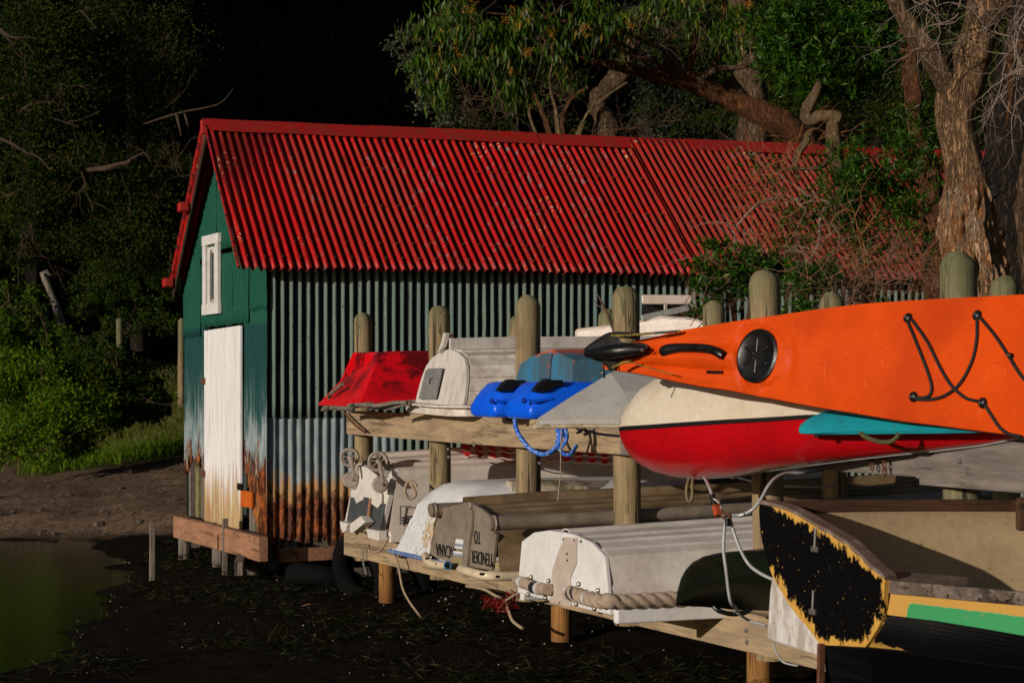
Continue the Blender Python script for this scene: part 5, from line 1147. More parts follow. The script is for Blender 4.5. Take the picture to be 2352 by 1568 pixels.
def chain(name, pts, lab, s=.011, mat=None):
    sp = [Vector(p) for p in spline([tuple(p) for p in pts], 8)]; L = [0]
    for a, b in zip(sp, sp[1:]): L.append(L[-1]+(b-a).length)
    pitch = s*2.6; n = int(L[-1]/pitch)+1; vf = []
    for i in range(n):
        t = min(L[-1], i*pitch+.001); c = Vector([float(np.interp(t, L, [p[k] for p in sp])) for k in range(3)]); c2 = Vector([float(np.interp(min(L[-1], t+.004), L, [p[k] for p in sp])) for k in range(3)])
        d = (c2-c).normalized() if (c2-c).length > 1e-6 else Vector((0,0,-1)); u = Vector((1,.2,0)) if i % 2 else Vector((-.2,1,0)); u = (u-d*u.dot(d)).normalized()
        pts_ = [c + d*math.cos(a)*s*1.75 + u*math.sin(a)*s*.85 for a in np.linspace(0, 2*math.pi, 11)]
        vf.append(tube(pts_, s*.33, 5, False))
    tagp(mk(name, join(*vf), mat or MT['rust'], base=sp[0], smooth=True), lab, 'chain')
chain('chain', [KX(2003,1039,4.94), KX(2002,1058,4.94), KX(2004,1078,4.94)], 'left of the two short rusty chains hanging on the grey upper beam')
chain('chain', [KX(2032,1036,4.94), KX(2031,1060,4.94), KX(2032,1083,4.94)], 'right of the two short rusty chains hanging on the grey upper beam')
chain('chain', [KX(1738,1075,5.04), KX(1770,1078,5.04), KX(1810,1075,5.03), KX(1850,1068,4.97), KX(1895,1054,4.95)], 'rusty chain slung round the post below the striped canoe')
chain('chain', [KX(834,1262,4.93), KX(834,1290,4.93), KX(842,1318,4.93)], 'thin pale chain hanging under the left end of the lower beam', .008, MT['galv'])
mk_rb = rope('steel_bar', [KX(790,945,4.95), KX(810,970,4.93), KX(835,990,4.93), KX(842,992,4.95)], .008, MT['rust'], None, 'dark twisted bar hooked over the left end of the upper beam', 'metal bar')
rope('tan_rope', [K(906,1262,15.0), K(915,1300,14.9), K(925,1350,14.8), K(940,1380,14.7), K(958,1405,14.6), K(975,1428,14.5)], .0075, MT['rope'], None, 'tan rope hanging from the blue rimmed dinghy down to the mud beside the pile', 'rope', strands=3)
rope('tan_rope', [K(1072,1345,13.5), K(1110,1352,13.2), K(1140,1368,13.0), K(1160,1378,12.9), K(1168,1400,12.8), K(1178,1425,12.7), K(1200,1442,12.6)], .009, MT['rope'], None, 'tan rope hanging below the beam under the lettered aluminium dinghy', 'rope', strands=3)
rope('tan_rope', [K(1160,1380,12.85), K(1175,1370,12.6), K(1192,1360,12.3), K(1203,1352,12.0)], .007, MT['rope'], None, 'short tan rope tied up to the stern of the white aluminium dinghy', 'rope')
rope('grey_rope', [KX(846,1288-40,4.70), KX(850,1265,4.72), KX(868,1266,4.72), KX(880,1255,4.72), KX(893,1232,4.74)], .008, MT['rope'], None, 'thin grey rope looped across the stern of the cream wheeled dinghy', 'rope')
# --- red net on the mud and barrier mesh behind ---------------------------------------------------------------------------
vf = []
for k in range(34):
    c = K(1150+R.gauss(0,16), 1385+R.gauss(0,7), 12.95+R.uniform(-.15,.15)); vf.append(tube([c+Vector((R.uniform(-.06,.06),R.uniform(-.06,.06),R.uniform(-.04,.05))) for _ in range(4)], .003, 4))
tagp(mk('net', join(*vf), paint('red_netting', (.22,.006,.006), None, 20), base=K(1150,1390,12.9)), 'crumpled red netting lying on the mud under the white aluminium dinghy', 'net')
bmn = thing('barrier_mesh', 'red and white plastic barrier mesh stretched behind the rack, seen under the upper beam', 'barrier mesh', K(1300,1050,15.0))
RM = paint('barrier_red', (.72,.015,.01), None, 20); WM = paint('barrier_pale', (.62,.45,.38), None, 20)
for k in range(19):
    x = 1068 + k*29.5 + (110 if k > 3 else 0); d = 17.0 - (x-1060)*.0016-1.8; p = K(x, 1000, d); q = K(x+6, 1047+ (x-1060)*.06, d)
    ss = []
    for t in np.linspace(0, 1, 19):
        c = p.lerp(q, t); w = .012+.022*abs(math.sin(t*3*math.pi+.6)); ss.append([c+Vector((-w,0,0)), c+Vector((w,0,0))])
    mk('mesh_strip', loft(ss), RM if k % 1 == 0 else WM, bmn, solid=.003)
for j in range(4):
    pts = [K(x, 1003+15*j+(x-1060)*.05+2*math.sin(x*.2), 15.18-(x-1060)*.0016) for x in range(1058, 1760, 9)]
    mk('mesh_strand', tube(pts, .0055, 5), WM, bmn, True)
# --- white cabin boat behind the rack -----------------------------------------------------------------------------------
wb = thing('cabin_boat', 'white cabin boat with a flat roof between the rack and the shed wall', 'boat', K(1500, 760, 15.6))
WB = paint('off_white_gelcoat', (.60,.51,.44), (.52,.43,.36), 5, rough=.4)
P = lambda x, y: ((x/5.88+1350)*.9408, (y/5.88+700)*.9408)
fr_ = [(315,640),(330,600),(730,555),(1270,480),(1545,415),(1960,435),(2300,520),(2300,900),(315,900)]
mk('hull', prism([K(*P(*p), 15.7-(p[0]-315)/2000*.4) for p in fr_], tuple(K(1400,800,17.0)-K(1400,800,15.7))), WB, wb, bevel=.02)
mk('roof', prism([K(*P(*p), 15.75) for p in ((1268,112),(2010,118),(2010,255),(1275,250))], tuple(K(1500,690,16.9)-K(1500,690,15.75))), WB, wb, bevel=.012)
mk('rail', bar(K(*P(1270,450),15.5), K(*P(1960,300),15.5), .03, .045, (0,0,1)), MT['galv'], wb, bevel=.006)
mk('roof_post', bar(K(*P(1615,250),15.7), K(*P(1615,360),15.7), .018, .018, (1,0,0)), WB, wb); mk('roof_post', bar(K(*P(1990,250),15.7), K(*P(1990,450),15.7), .018, .018, (1,0,0)), WB, wb)
for k in range(7): x = 1680+k*50; mk('rail_bar', bar(K(*P(x,430-(k*12)+0),15.55), K(*P(x,345-(k*3)+60-k*10),15.55), .006, .006, (1,0,0)), WB, wb)
mk('cabin_front', prism([K(*P(*p), 16.1) for p in ((1275,250),(2010,255),(1990,440),(1545,415),(1270,480))], tuple(K(1500,690,16.9)-K(1500,690,16.1))), MT['black'], wb)
# tyres in the mud
TY = M('tyre_rubber', .85, .08); TY = TY.fin((.005,.005,.005), TY.noise(60), .4, .01)
for (x, y, d, ax, lab) in ((835,1330,16.4,(.9,.35,.25),'old tyre leaning in the mud under the left end of the lower beam'), (745,1345,17.2,(.2,.1,1),'old tyre lying flat on the mud in front of the shed side'), (925,1335,16.6,(.7,.3,.5),'old tyre half buried in the mud between two other tyres')):
    t = thing('tyre', lab, 'tyre', K(x, y, d), 'old tyres in the mud'); mk('tread', torus(K(x, y-18, d), .24, .075, ax, 40, 14, 1.1), TY, t, True)
# ------------------------------------------------------------------ plants
def leafmat(name, c1, c2, c3=None, rough=.45, trans=.25, spec=.4):
    m = M(name, rough, spec); r = m.attr('rnd')
    c = m.mix(m.step(r, .1, .7), c1, c2); c = m.mix(m.step(r, .90, .95), c, c3 or c2)
    m.L(c, m.b.inputs['Base Color'])
    tr = m.t.nodes.new('ShaderNodeBsdfTranslucent'); m.L(c, tr.inputs[0]); mx = m.t.nodes.new('ShaderNodeMixShader'); mx.inputs[0].default_value = trans
    out = m.t.nodes['Material Output']; m.t.links.new(m.b.outputs[0], mx.inputs[1]); m.t.links.new(tr.outputs[0], mx.inputs[2]); m.t.links.new(mx.outputs[0], out.inputs[0])
    return m.m
def leafobj(name, C, D, L, Wd, mat, parent=None, base=None):
    n = len(C); D = D/np.maximum(np.linalg.norm(D, axis=1, keepdims=True), 1e-6)
    S = np.cross(D, RN.normal(size=(n,3))); S /= np.maximum(np.linalg.norm(S, axis=1, keepdims=True), 1e-6)
    L = np.broadcast_to(L, n)[:, None]*RN.uniform(.65, 1.25, (n,1)); Wd = np.broadcast_to(Wd, n)[:, None]*RN.uniform(.7, 1.2, (n,1))
    N = np.cross(D, S)*Wd*.25
    V = np.stack([C, C+D*L*.42+S*Wd/2+N, C+D*L, C+D*L*.42-S*Wd/2+N], 1).reshape(-1, 3)
    org = np.array(wloc(parent)) if parent else np.array(base)
    me = bpy.data.meshes.new(name); me.vertices.add(4*n); me.vertices.foreach_set('co', (V-org).ravel())
    me.loops.add(4*n); me.loops.foreach_set('vertex_index', np.arange(4*n, dtype=np.int32)); me.polygons.add(n)
    me.polygons.foreach_set('loop_start', np.arange(0, 4*n, 4, dtype=np.int32)); me.polygons.foreach_set('loop_total', np.full(n, 4, dtype=np.int32))
    me.update(calc_edges=True); at = me.attributes.new('rnd', 'FLOAT', 'POINT'); at.data.foreach_set('value', np.repeat(RN.rand(n), 4).astype(np.float32))
    me.materials.append(mat); o = bpy.data.objects.new(name, me); link(o)
    if parent: o.parent = parent; o['kind'] = 'stuff'
    else: o.location = org
    return o
def blobpts(blobs, sub=14, spread=.28):
    """blobs (px, py, d, rx px, ry px, n) -> points in clumps inside each blob, and the clump centre of each"""
    P, Cc = [], []
    for (x, y, d, rx, ry, n) in blobs:
        c = np.array(K(x, y, d)); sx, sz = rx/5000*d, ry/5000*d
        m = max(3, int(sub*(rx*ry/90**2)**.6)); k = max(1, n//m)
        for _ in range(m):
            v = RN.normal(size=3); v /= np.linalg.norm(v); v *= RN.uniform(.25, 1)**.5
            q = c + v*np.array([sx, sx, sz]); s = min(sx, sz)*spread*RN.uniform(.6, 1.5)
            P.append(q + RN.normal(size=(k,3))*np.array([s, s, s*.8])); Cc.append(np.tile(q, (k,1)))
    return np.concatenate(P), np.concatenate(Cc)
def foliage(name, blobs, L, Wd, mat, parent, droop=0, sub=14, spread=.28, out=1.0):
    P, Cc = blobpts(blobs, sub, spread); D = RN.normal(size=P.shape)*.6 + (P-Cc)/max(1e-3, L)*.35*out + np.array([0,0,-droop])
    return leafobj(name, P, D, L, Wd, mat, parent)
def limb(name, pts, mat, parent, n=12, m=6, rough=.10, seed=0, cap=True):
    """pts (px, py, d, width px)"""
    q = spline([(*K(x, y, d), w/5000*d/2) for x, y, d, w in pts], m); P = [Vector(k[:3]) for k in q]; r = [max(.0015, float(k[3])) for k in q]
    f = lambda i, a: 1 + rough*1.3*mnoise.noise(Vector((math.cos(a)*1.6, math.sin(a)*1.6, i*.35+seed))) + rough*mnoise.noise(Vector((math.cos(a)*4, math.sin(a)*4, i*.8+seed)))
    return mk(name, tube(P, r, n, cap, f), mat, parent, True)
def twigs(name, starts, mat, parent, n, steps=9, step=.07, r0=.004, grav=0, curl=.55, aim=None, sides=4, branch=.35):
    vf = []
    for _ in range(n):
        x, y, d = R.choice(starts); p = K(x+R.gauss(0, 14), y+R.gauss(0, 14), d+R.uniform(-.3,.3))
        dr = Vector((R.gauss(0,1), R.gauss(0,1), R.gauss(0,1)))
        if aim: dr += Vector(aim)
        dr.normalize(); st = [(p, dr, r0*R.uniform(.6,1.3), steps)]
        while st:
            p, dr, r, k = st.pop(); pts, rr = [p.copy()], [r]
            cv = Vector((R.gauss(0,1), R.gauss(0,1), R.gauss(0,1)))*curl*.4
            for s in range(k):
                dr = (dr + cv*.5 + Vector((R.gauss(0,curl), R.gauss(0,curl), R.gauss(0,curl)-grav))*.5).normalized(); p = p + dr*step*R.uniform(.6,1.3); pts.append(p.copy()); rr.append(r*(1-.8*(s+1)/k))
                if R.random() < branch and k > 3 and len(st) < 4: st.append((p.copy(), (dr+Vector((R.gauss(0,.8),R.gauss(0,.8),R.gauss(0,.8)))).normalized(), rr[-1]*.7, k-s-1 if k-s-1 < 6 else 5))
            if len(pts) > 1: vf.append(tube(pts, rr, sides, False))
    V, F, off = [], [], 0
    for v, f in vf: V += v; F += [tuple(i+off for i in q) for q in f]; off += len(v)
    o = mk(name, (V, F), mat, parent); o['kind'] = 'stuff'; return o
def bark(name, c1, c2, c3, vs=1.0, extra=None, bs=1.0):
    m = M(name, .9, .2); n = m.noise(7*vs, (1,1,.35), 6, .7); v = m.noise(34*vs, (1,1,.22), 5, .65, .8); v = m.math('ABSOLUTE', m.math('SUBTRACT', v, .5)); v = m.math('MULTIPLY', v, 2.2); v2 = m.noise(60*vs, (1,1,.2), 4, .7)
    c = m.mix(m.step(n, .35, .65), c1, c2); c = m.mix(m.math('MULTIPLY', m.step(m.math('ADD', v, m.math('MULTIPLY', v2, .12)), .15, .04), .9), c, c3); c = m.mix(m.math('MULTIPLY', m.step(v2, .5, .7), .4), c, c3)
    if extra: c = m.mix(m.math('MULTIPLY', m.attr('rot'), 1), c, extra(m))
    return m.fin(c, m.math('ADD', m.math('MULTIPLY', m.step(v, 0, .2), 1.2), v2), bs, .03)
BKG = bark('grey_brown_bark', (.28,.175,.10), (.17,.105,.06), (.03,.02,.013))
BKR = bark('reddish_bark', (.30,.12,.045), (.17,.075,.035), (.03,.014,.008), 1.2)
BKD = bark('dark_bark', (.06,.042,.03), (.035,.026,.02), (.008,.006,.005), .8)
BKP = bark('pale_twisted_bark', (.52,.35,.18), (.36,.24,.12), (.06,.045,.03), 2.2)
TWB = paint('brown_twig', (.20,.10,.06), (.12,.07,.045), 20, rough=.85); TWG = paint('grey_twig', (.27,.20,.15), (.16,.11,.08), 20, rough=.85); TWD = paint('dark_twig', (.12,.07,.04), (.07,.04,.025), 20, rough=.85)
LE = leafmat('gum_leaf', (.022,.062,.004), (.065,.130,.007), (.24,.17,.02), .45, .3, .25)
LG = leafmat('glossy_leaf', (.014,.052,.003), (.040,.115,.006), (.11,.16,.014), .45, .25, .3)
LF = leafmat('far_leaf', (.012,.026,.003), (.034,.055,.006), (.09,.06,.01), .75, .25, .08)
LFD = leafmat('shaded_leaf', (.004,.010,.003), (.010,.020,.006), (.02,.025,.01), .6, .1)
LB = leafmat('bush_leaf', (.055,.13,.004), (.12,.22,.006), (.15,.13,.010), .6, .35, .15)
LB2 = leafmat('dark_bush_leaf', (.014,.040,.003), (.038,.070,.006), (.10,.08,.008), .7, .25, .1)
LB3 = leafmat('shrub_leaf', (.03,.075,.004), (.07,.125,.006), (.12,.11,.010), .6, .3, .12)
LGR = leafmat('grass_blade', (.05,.08,.006), (.11,.13,.012), (.14,.11,.03), .6, .3)
# -- gum tree whose bough reaches over the roof
gum = thing('gum_tree', 'gum tree with a reddish bough and drooping leaves above the roof ridge', 'tree', K(1870, 860, 23.5))
limb('trunk', [(1960,700,23.2,60),(1930,520,23.0,60),(1895,400,22.8,58),(1840,318,22.6,62),(1780,275,22.4,58),(1720,248,22.3,52),(1660,222,22.2,46),(1610,196,22.1,50),(1560,182,22.0,44),(1500,172,21.9,34),(1450,160,21.8,27),(1400,148,21.7,20),(1345,138,21.6,12)], BKR, gum, 16, 6, .16)
for i, p in enumerate(([(1560,180,22,26),(1545,130,21.9,20),(1530,70,21.9,16),(1515,-30,21.9,12)], [(1575,182,22,24),(1590,120,22,17),(1600,60,22,14),(1625,-30,22,10)], [(1540,176,22,18),(1525,120,21.7,10),(1480,95,21.5,9),(1430,70,21.4,7)], [(1610,196,22,22),(1640,150,22.2,14),(1655,90,22.2,10),(1665,-20,22.2,8)],
        [(1600,190,22,20),(1640,160,22,16),(1700,155,22,12),(1750,140,22.2,8)], [(1550,178,21.9,14),(1500,140,21.5,9),(1440,120,21.3,7),(1370,60,21.2,6)], [(1400,150,21.7,10),(1340,110,21.4,8),(1250,90,21.2,6),(1150,95,21.1,4)], [(1500,165,21.7,8),(1430,100,21.3,7),(1300,50,21,5),(1120,30,20.9,4)], [(1720,245,22.3,36),(1690,205,22.4,30),(1675,180,22.4,26)], [(1345,138,21.6,8),(1300,118,21.5,4),(1260,105,21.4,3)])):
    limb('branch', p, BKR if i % 2 else BKG, gum, 9, 5, .2, i)
gb_ = [(1000,60,21.2,70,70,420),(985,150,21.3,60,45,300),(1080,40,21,80,60,460),(1150,110,21,80,60,500),(1180,190,21,45,60,240),(1240,60,21,90,70,560),(1290,140,21,60,50,260),(1360,40,21.2,70,55,420),(1400,100,21.4,40,40,120),(1480,25,21.3,70,50,380),(1570,20,21.3,60,40,320),(1640,40,21.3,45,45,240),(1675,80,21.2,36,55,200),(1690,20,21.2,50,40,260),(1010,210,21.3,35,35,130),(1060,150,21.1,60,45,300),(1190,235,21,22,30,60),(1720,110,21.2,26,30,70)]
P, Cc = blobpts(gb_, 16, .30); D = RN.normal(size=P.shape)*.34 + np.array([0,0,-1.15]); leafobj('leaves', P, D, .115, .021, LE, gum)
foliage('small_leaves', [(925,95,21.6,36,45,520),(955,160,21.6,40,40,420),(1000,240,21.9,40,40,380),(1040,270,22,50,28,420)], .038, .024, leafmat('greyish_leaf', (.05,.065,.03), (.09,.10,.05), (.15,.12,.06), .5), gum)
twigs('twigs', [(1000,120,21.2),(1100,60,21),(1150,140,21),(1250,80,21),(1300,130,21.1),(1380,90,21.2),(1480,60,21.3),(1600,50,21.3),(1690,60,21.2)], TWD, gum, 70, 8, .07, .004, .1, .35)
bl = leafmat('orange_blossom', (.35,.16,.01), (.42,.20,.02), (.5,.3,.05), .6)
foliage('blossom', [(1175,55,20.7,26,14,120),(1265,70,20.7,30,12,130),(1215,115,20.7,26,12,120),(1345,70,20.7,20,14,90),(1080,10,20.7,40,16,120),(1450,55,20.9,14,12,60),(1720,15,20.8,24,12,110),(1700,70,20.8,12,14,40),(1050,120,20.8,12,16,60),(1170,165,20.7,10,14,50),(1195,25,20.7,30,16,100)], .020, .010, bl, gum)
# -- trunk behind the bough, multi-stemmed tree at 1385
t = thing('rough_barked_tree', 'thick rough barked trunk rising behind the gum bough above the right part of the ridge', 'tree', K(1735, 700, 25))
limb('trunk', [(1725,700,25,80),(1728,330,25,74),(1735,250,25,62),(1722,180,25,62),(1715,110,25,56),(1705,40,25,48),(1690,-60,25,44)], BKG, t, 18, 8, .18, 4)
foliage('leaves', [(1800,60,26,120,70,2400),(1850,160,26.5,110,70,2200),(1640,250,27,60,40,700),(1880,240,26.5,90,50,1400)], .05, .022, LF, t)
t = thing('rough_barked_tree', 'greyish rough trunk with thin bare stems beside it, rising above the middle of the ridge', 'tree', K(1385, 700, 27))
limb('trunk', [(1392,700,27,66),(1388,340,27,62),(1392,290,27,52),(1372,240,27,44),(1392,205,27,40),(1425,170,27,46),(1450,110,27,44),(1470,20,27,40)], BKG, t, 16, 8, .22, 9)
for i, p in enumerate(([(1300,330,26.5,14),(1290,280,26.5,11),(1310,230,26.5,8),(1350,200,26.5,7)], [(1320,330,26.5,14),(1340,280,26.4,10),(1368,240,26.4,8),(1440,190,26.4,6)], [(1270,330,26.5,16),(1250,270,26.5,11),(1225,210,26.5,6)], [(1285,330,26.5,12),(1275,250,26.5,8),(1262,190,26.5,5),(1270,140,26.5,4)], [(1330,330,26.3,6),(1400,300,26.3,5),(1470,290,26.3,3),(1560,240,26.3,2)], [(1240,330,26.5,9),(1215,260,26.5,6),(1205,180,26.5,4)])):
    limb('stem', p, BKP if i % 2 else BKR, t, 7, 6, .25, i)
twigs('twigs', [(1130,240,24.5),(1180,250,24.5),(1080,230,24.5),(1300,230,26),(1430,290,26),(1500,300,26),(1650,300,26)], TWD, t, 80, 10, .06, .0035, 0, .5)
foliage('leaves', [(1060,270,25,50,30,500),(1300,290,27.5,60,30,500),(1480,230,27.5,70,45,700),(1290,200,27.5,60,40,260),(1190,290,27.5,60,25,300),(1590,290,27.5,60,40,600)], .042, .026, LF, t)
# -- glossy leaved tree with the crooked limb, in front of the roof's right end
gt = thing('glossy_leaved_tree', 'crooked limbed tree with glossy green leaves over the right end of the red roof', 'tree', K(1930, 760, 17.2))
limb('trunk', [(2010,760,17.4,40),(1975,560,17.4,34),(1935,420,17.3,34),(1921,372,17.2,33),(1916,330,17.2,33),(1914,285,17.2,31),(1924,271,17.2,28),(1905,266,17.2,27),(1880,268,17.2,29),(1858,277,17.2,27),(1850,262,17.2,26),(1862,235,17.2,27),(1878,205,17.3,22),(1884,170,17.8,14),(1890,60,18.2,10)], BKP, gt, 12, 5, .14)
limb('branch', [(1925,350,17.2,18),(1893,310,17.3,12),(1862,302,17.2,15),(1850,330,17.1,17),(1833,352,17.1,17),(1826,385,17.1,14),(1834,410,17.1,9),(1828,415,17.1,5)], BKP, gt, 10, 5, .2, 3)
limb('branch', [(1925,330,17.3,12),(1905,365,17.2,12),(1880,385,17.1,10),(1830,388,17,8),(1780,390,17,5)], BKP, gt, 9, 6, .2, 5)
for i, p in enumerate(([(1925,340,17.5,14),(1960,310,17.5,9),(2040,296,17.6,6)], [(1920,325,17.5,10),(1970,330,17.5,7),(2060,350,17.4,4),(2100,400,17.4,3)], [(1930,400,17.2,14),(1980,370,17,8),(2040,360,17,6),(2080,420,17,4)], [(1690,520,16.8,4),(1740,470,16.8,7),(1790,455,16.9,6),(1840,460,17,5),(1900,430,17.1,7)], [(1700,620,16.5,4),(1780,595,16.5,6),(1850,600,16.5,6),(1880,560,16.6,7),(1885,500,16.8,8),(1920,440,17,8)], [(1850,600,16.5,6),(1910,640,16.4,4),(1960,700,16.3,3)])):
    limb('branch', p, TWG if i > 2 else BKR, gt, 7, 6, .2, i)
def rosettes(name, blobs, L, Wd, mat, parent, per=9, sub=14, spread=.5):
    P, Cc = blobpts([(a,b,c,d,e,max(1,n//per)) for a,b,c,d,e,n in blobs], sub, spread)
    P2 = np.repeat(P, per, axis=0); ax = np.repeat(RN.normal(size=P.shape)*.45+np.array([-.5,-.4,.55]), per, axis=0)
    D = RN.normal(size=P2.shape); D = D/np.linalg.norm(D, axis=1, keepdims=True) + ax*.75
    return leafobj(name, P2+D*.008, D, L, Wd, mat, parent)
rosettes('leaves', [(1790,40,17.6,70,50,1500),(1850,110,17.5,80,60,1900),(1780,140,17.7,45,50,800),(1930,50,17.8,80,50,1500),(1960,130,17.8,70,55,1200),(1870,190,17.5,50,35,700),(2010,210,17.8,60,40,700),(2020,60,18,60,60,900),(1905,160,17.5,50,40,600)], .075, .017, LG, gt)
rosettes('leaves', [(1900,500,16.9,70,50,1300),(1840,560,16.7,70,50,700),(1980,560,16.8,90,50,1100),(2080,540,17,70,60,1200),(1780,610,16.4,60,30,800),(1950,360,17.2,50,40,600),(1760,400,17,60,50,200),(1860,640,16.3,70,30,900)], .054, .014, LG, gt)
rosettes('leaves', [(1980,430,16.9,60,50,1500),(2040,390,17,60,55,1300),(1930,460,16.9,45,45,700),(2090,440,17,45,50,800),(2060,480,16.8,50,35,500),(2100,370,17.2,50,45,500),(2080,300,17.5,50,45,400)], .062, .014, LG, gt)
twigs('twigs', [(1700,500,16.7),(1760,560,16.7),(1820,480,16.8),(1880,540,16.6),(1960,560,16.6),(1740,420,16.8),(2040,560,16.7),(1900,620,16.5),(1800,370,17),(2080,600,16.5),(1990,610,16.5),(1840,590,16.6)], paint('dark_red_twig', (.27,.095,.03), (.13,.05,.02), 20, rough=.9), gt, 95, 11, .065, .005, .0, .8)
twigs('twigs', [(1700,560,16.5),(1780,600,16.4),(1860,570,16.4),(1930,590,16.4),(1830,440,16.8)], TWG, gt, 26, 12, .06, .0042, .0, .7)
# -- leafy shrub in front of the side wall
sh = thing('wall_shrub', 'leafy green shrub growing against the shed wall between the fourth and fifth rack posts', 'shrub', K(1680, 860, 15.8))
limb('stem', [(1700,860,15.8,16),(1690,760,15.8,14),(1680,690,15.8,10),(1660,600,15.8,6)], BKR, sh, 8)
limb('stem', [(1700,860,15.8,12),(1720,720,15.8,9),(1760,640,15.8,6)], BKR, sh, 8)
rosettes('leaves', [(1690,600,16,50,36,900),(1640,630,15.9,36,36,600),(1740,610,16,50,36,700),(1620,680,15.7,28,36,420),(1680,660,15.8,50,40,700),(1590,735,15.5,20,14,150),(1620,720,15.5,26,20,240),(1760,660,15.9,40,36,480),(1650,570,16,30,20,240)], .055, .016, LG, sh)
twigs('twigs', [(1620,660,15.8),(1700,620,15.8),(1740,680,15.8),(1600,730,15.6)], TWB, sh, 40, 8, .05, .0035, 0, .5)
s2 = thing('wall_shrub', 'straggly shrub with sparse leaves against the shed wall right of the fifth rack post', 'shrub', K(1880, 860, 15.4))
limb('stem', [(1880,860,15.4,12),(1870,760,15.4,9),(1850,660,15.4,5)], BKR, s2, 8); limb('stem', [(1880,860,15.4,10),(1930,740,15.4,7),(1990,650,15.4,4)], BKR, s2, 8)
rosettes('leaves', [(1840,690,15.3,30,36,360),(1870,650,15.4,40,30,420),(1910,640,15.5,30,30,300),(1830,630,15.5,30,26,240),(1850,720,15.2,40,14,240),(2000,690,15.6,50,24,240)], .055, .016, LG, s2)
twigs('twigs', [(1850,650,15.4),(1920,640,15.4),(1990,640,15.4),(2060,640,15.4),(2110,620,15.5),(1960,690,15.4)], TWB, s2, 90, 10, .055, .0038, 0, .6)
# dry twig by the fourth post
tagp(limb('dry_twig', [(1415,770,12.6,8),(1400,735,12.6,7),(1388,705,12.6,5),(1372,675,12.6,3)], TWD, None, 6), 'dry branching twig leaning beside the fourth rack post', 'twig')
tagp(limb('dry_twig', [(1390,712,12.6,4),(1372,700,12.6,3),(1366,690,12.6,2)], TWD, None, 6), 'short side shoot of the dry twig beside the fourth rack post', 'twig')
# -- big old tree at right
bt_ = thing('old_tree', 'big old tree with a hollow rotten pale base and forked rough trunk at right', 'tree', K(2240, 900, 15.5))
def rotc(m):
    n = m.noise(14, (1,1,.3), 6, .75, 1.0); n2 = m.noise(5, (1,1,.6), 4, .6); c = m.mix(m.step(n, .42, .6), (.50,.33,.20), (.40,.16,.05)); c = m.mix(m.math('MULTIPLY', m.step(n2, .52, .66), .7), c, (.50,.38,.27)); return m.mix(m.step(m.noise(40, (1,1,.12), 4, .7), .58, .66), c, (.06,.03,.015))
BKT = bark('old_tree_bark', (.42,.25,.125), (.28,.165,.085), (.05,.032,.02), .9, rotc)
q = spline([(*K(x, y, d), w*.9/5000*d/2) for x, y, d, w in [(2255,900,15.5,190),(2245,700,15.5,165),(2240,640,15.5,158),(2232,590,15.5,150),(2222,530,15.5,142),(2222,480,15.5,130),(2222,430,15.5,112),(2215,380,15.5,98),(2203,330,15.5,92),(2195,280,15.5,96),(2198,230,15.5,108),(2215,180,15.5,112),(2240,110,15.5,92),(2255,50,15.5,86),(2262,-10,15.5,84),(2265,-80,15.5,80)]], 14)
P_ = [Vector(k[:3]) for k in q]; rr_ = [float(k[3]) for k in q]; nS = 72; V, F, rot = [], [], []
camd = Vector((0,0,EYE))
fr = frames(P_)
for i, p in enumerate(P_):
    ypx = 875-(p.z-EYE)*5000/15.5
    tc = camd-p; tc.z = 0; tc.normalize()
    for k in range(nS):
        a = 2*math.pi*k/nS; dv = fr[i][0]*math.cos(a)+fr[i][1]*math.sin(a); f = dv.dot(tc); side = dv.dot(Vector((-tc.y, tc.x, 0)))
        w = min(1, max(0, (ypx-405)/50)) * min(1, max(0, (f+.15)/.3))
        ns = mnoise.noise(Vector((math.cos(a)*2.2, math.sin(a)*2.2, p.z*2.0))); n2 = mnoise.noise(Vector((math.cos(a)*7, math.sin(a)*7, p.z*3.2))); n3 = mnoise.noise(Vector((math.cos(a)*15, math.sin(a)*15, p.z*9)))
        m_ = 1 + .07*ns + .05*n2 + .02*n3
        if w: # torn rim standing out round a hollow
            cav = math.exp(-((side+.05)/.33)**2)*min(1, max(0, (ypx-470)/60)); rimv = math.exp(-((abs(side+.05)-.52)/.20)**2)
            m_ += w*(-.26*cav + .10*rimv + .16*n2 + .10*abs(n3)*2)
        rot.append(max(0, min(1, w*1.6-.1+n2*.4))); V.append(tuple(p+dv*rr_[i]*m_))
for i in range(len(P_)-1):
    for k in range(nS): F.append((i*nS+k, i*nS+(k+1) % nS, (i+1)*nS+(k+1) % nS, (i+1)*nS+k))
mk('trunk', (V, F), BKT, bt_, True, attrs={'rot': rot})
limb('fork', [(2205,260,15.5,50),(2175,190,15.45,56),(2140,130,15.4,52),(2095,70,15.4,42),(2060,10,15.4,38),(2030,-60,15.4,44)], BKG, bt_, 20, 8, .16, 6)
limb('branch', [(2260,60,15.3,40),(2300,20,15.2,30),(2350,-40,15.2,24)], BKG, bt_, 12, 6, .16)
limb('branch', [(2420,60,15,40),(2340,110,15,24),(2318,150,15,16),(2322,220,15,10),(2310,290,15,6)], BKR, bt_, 9, 6, .16)
twigs('twigs', [(2150,20,15),(2200,40,15),(2120,60,15),(2250,30,15)], TWG, bt_, 18, 11, .06, .004, .12, .55)
twigs('twigs', [(2330,60,14.8),(2340,120,14.8),(2330,190,14.8),(2350,20,14.8),(2345,160,14.8)], TWG, bt_, 30, 13, .065, .0042, .08, .55)
for (x, y) in ((2352,480),(2340,430)): pass
t = thing('dark_trunked_tree', 'broad dark trunk in deep shade close behind the big old tree at the right edge', 'tree', K(2340, 900, 17.5))
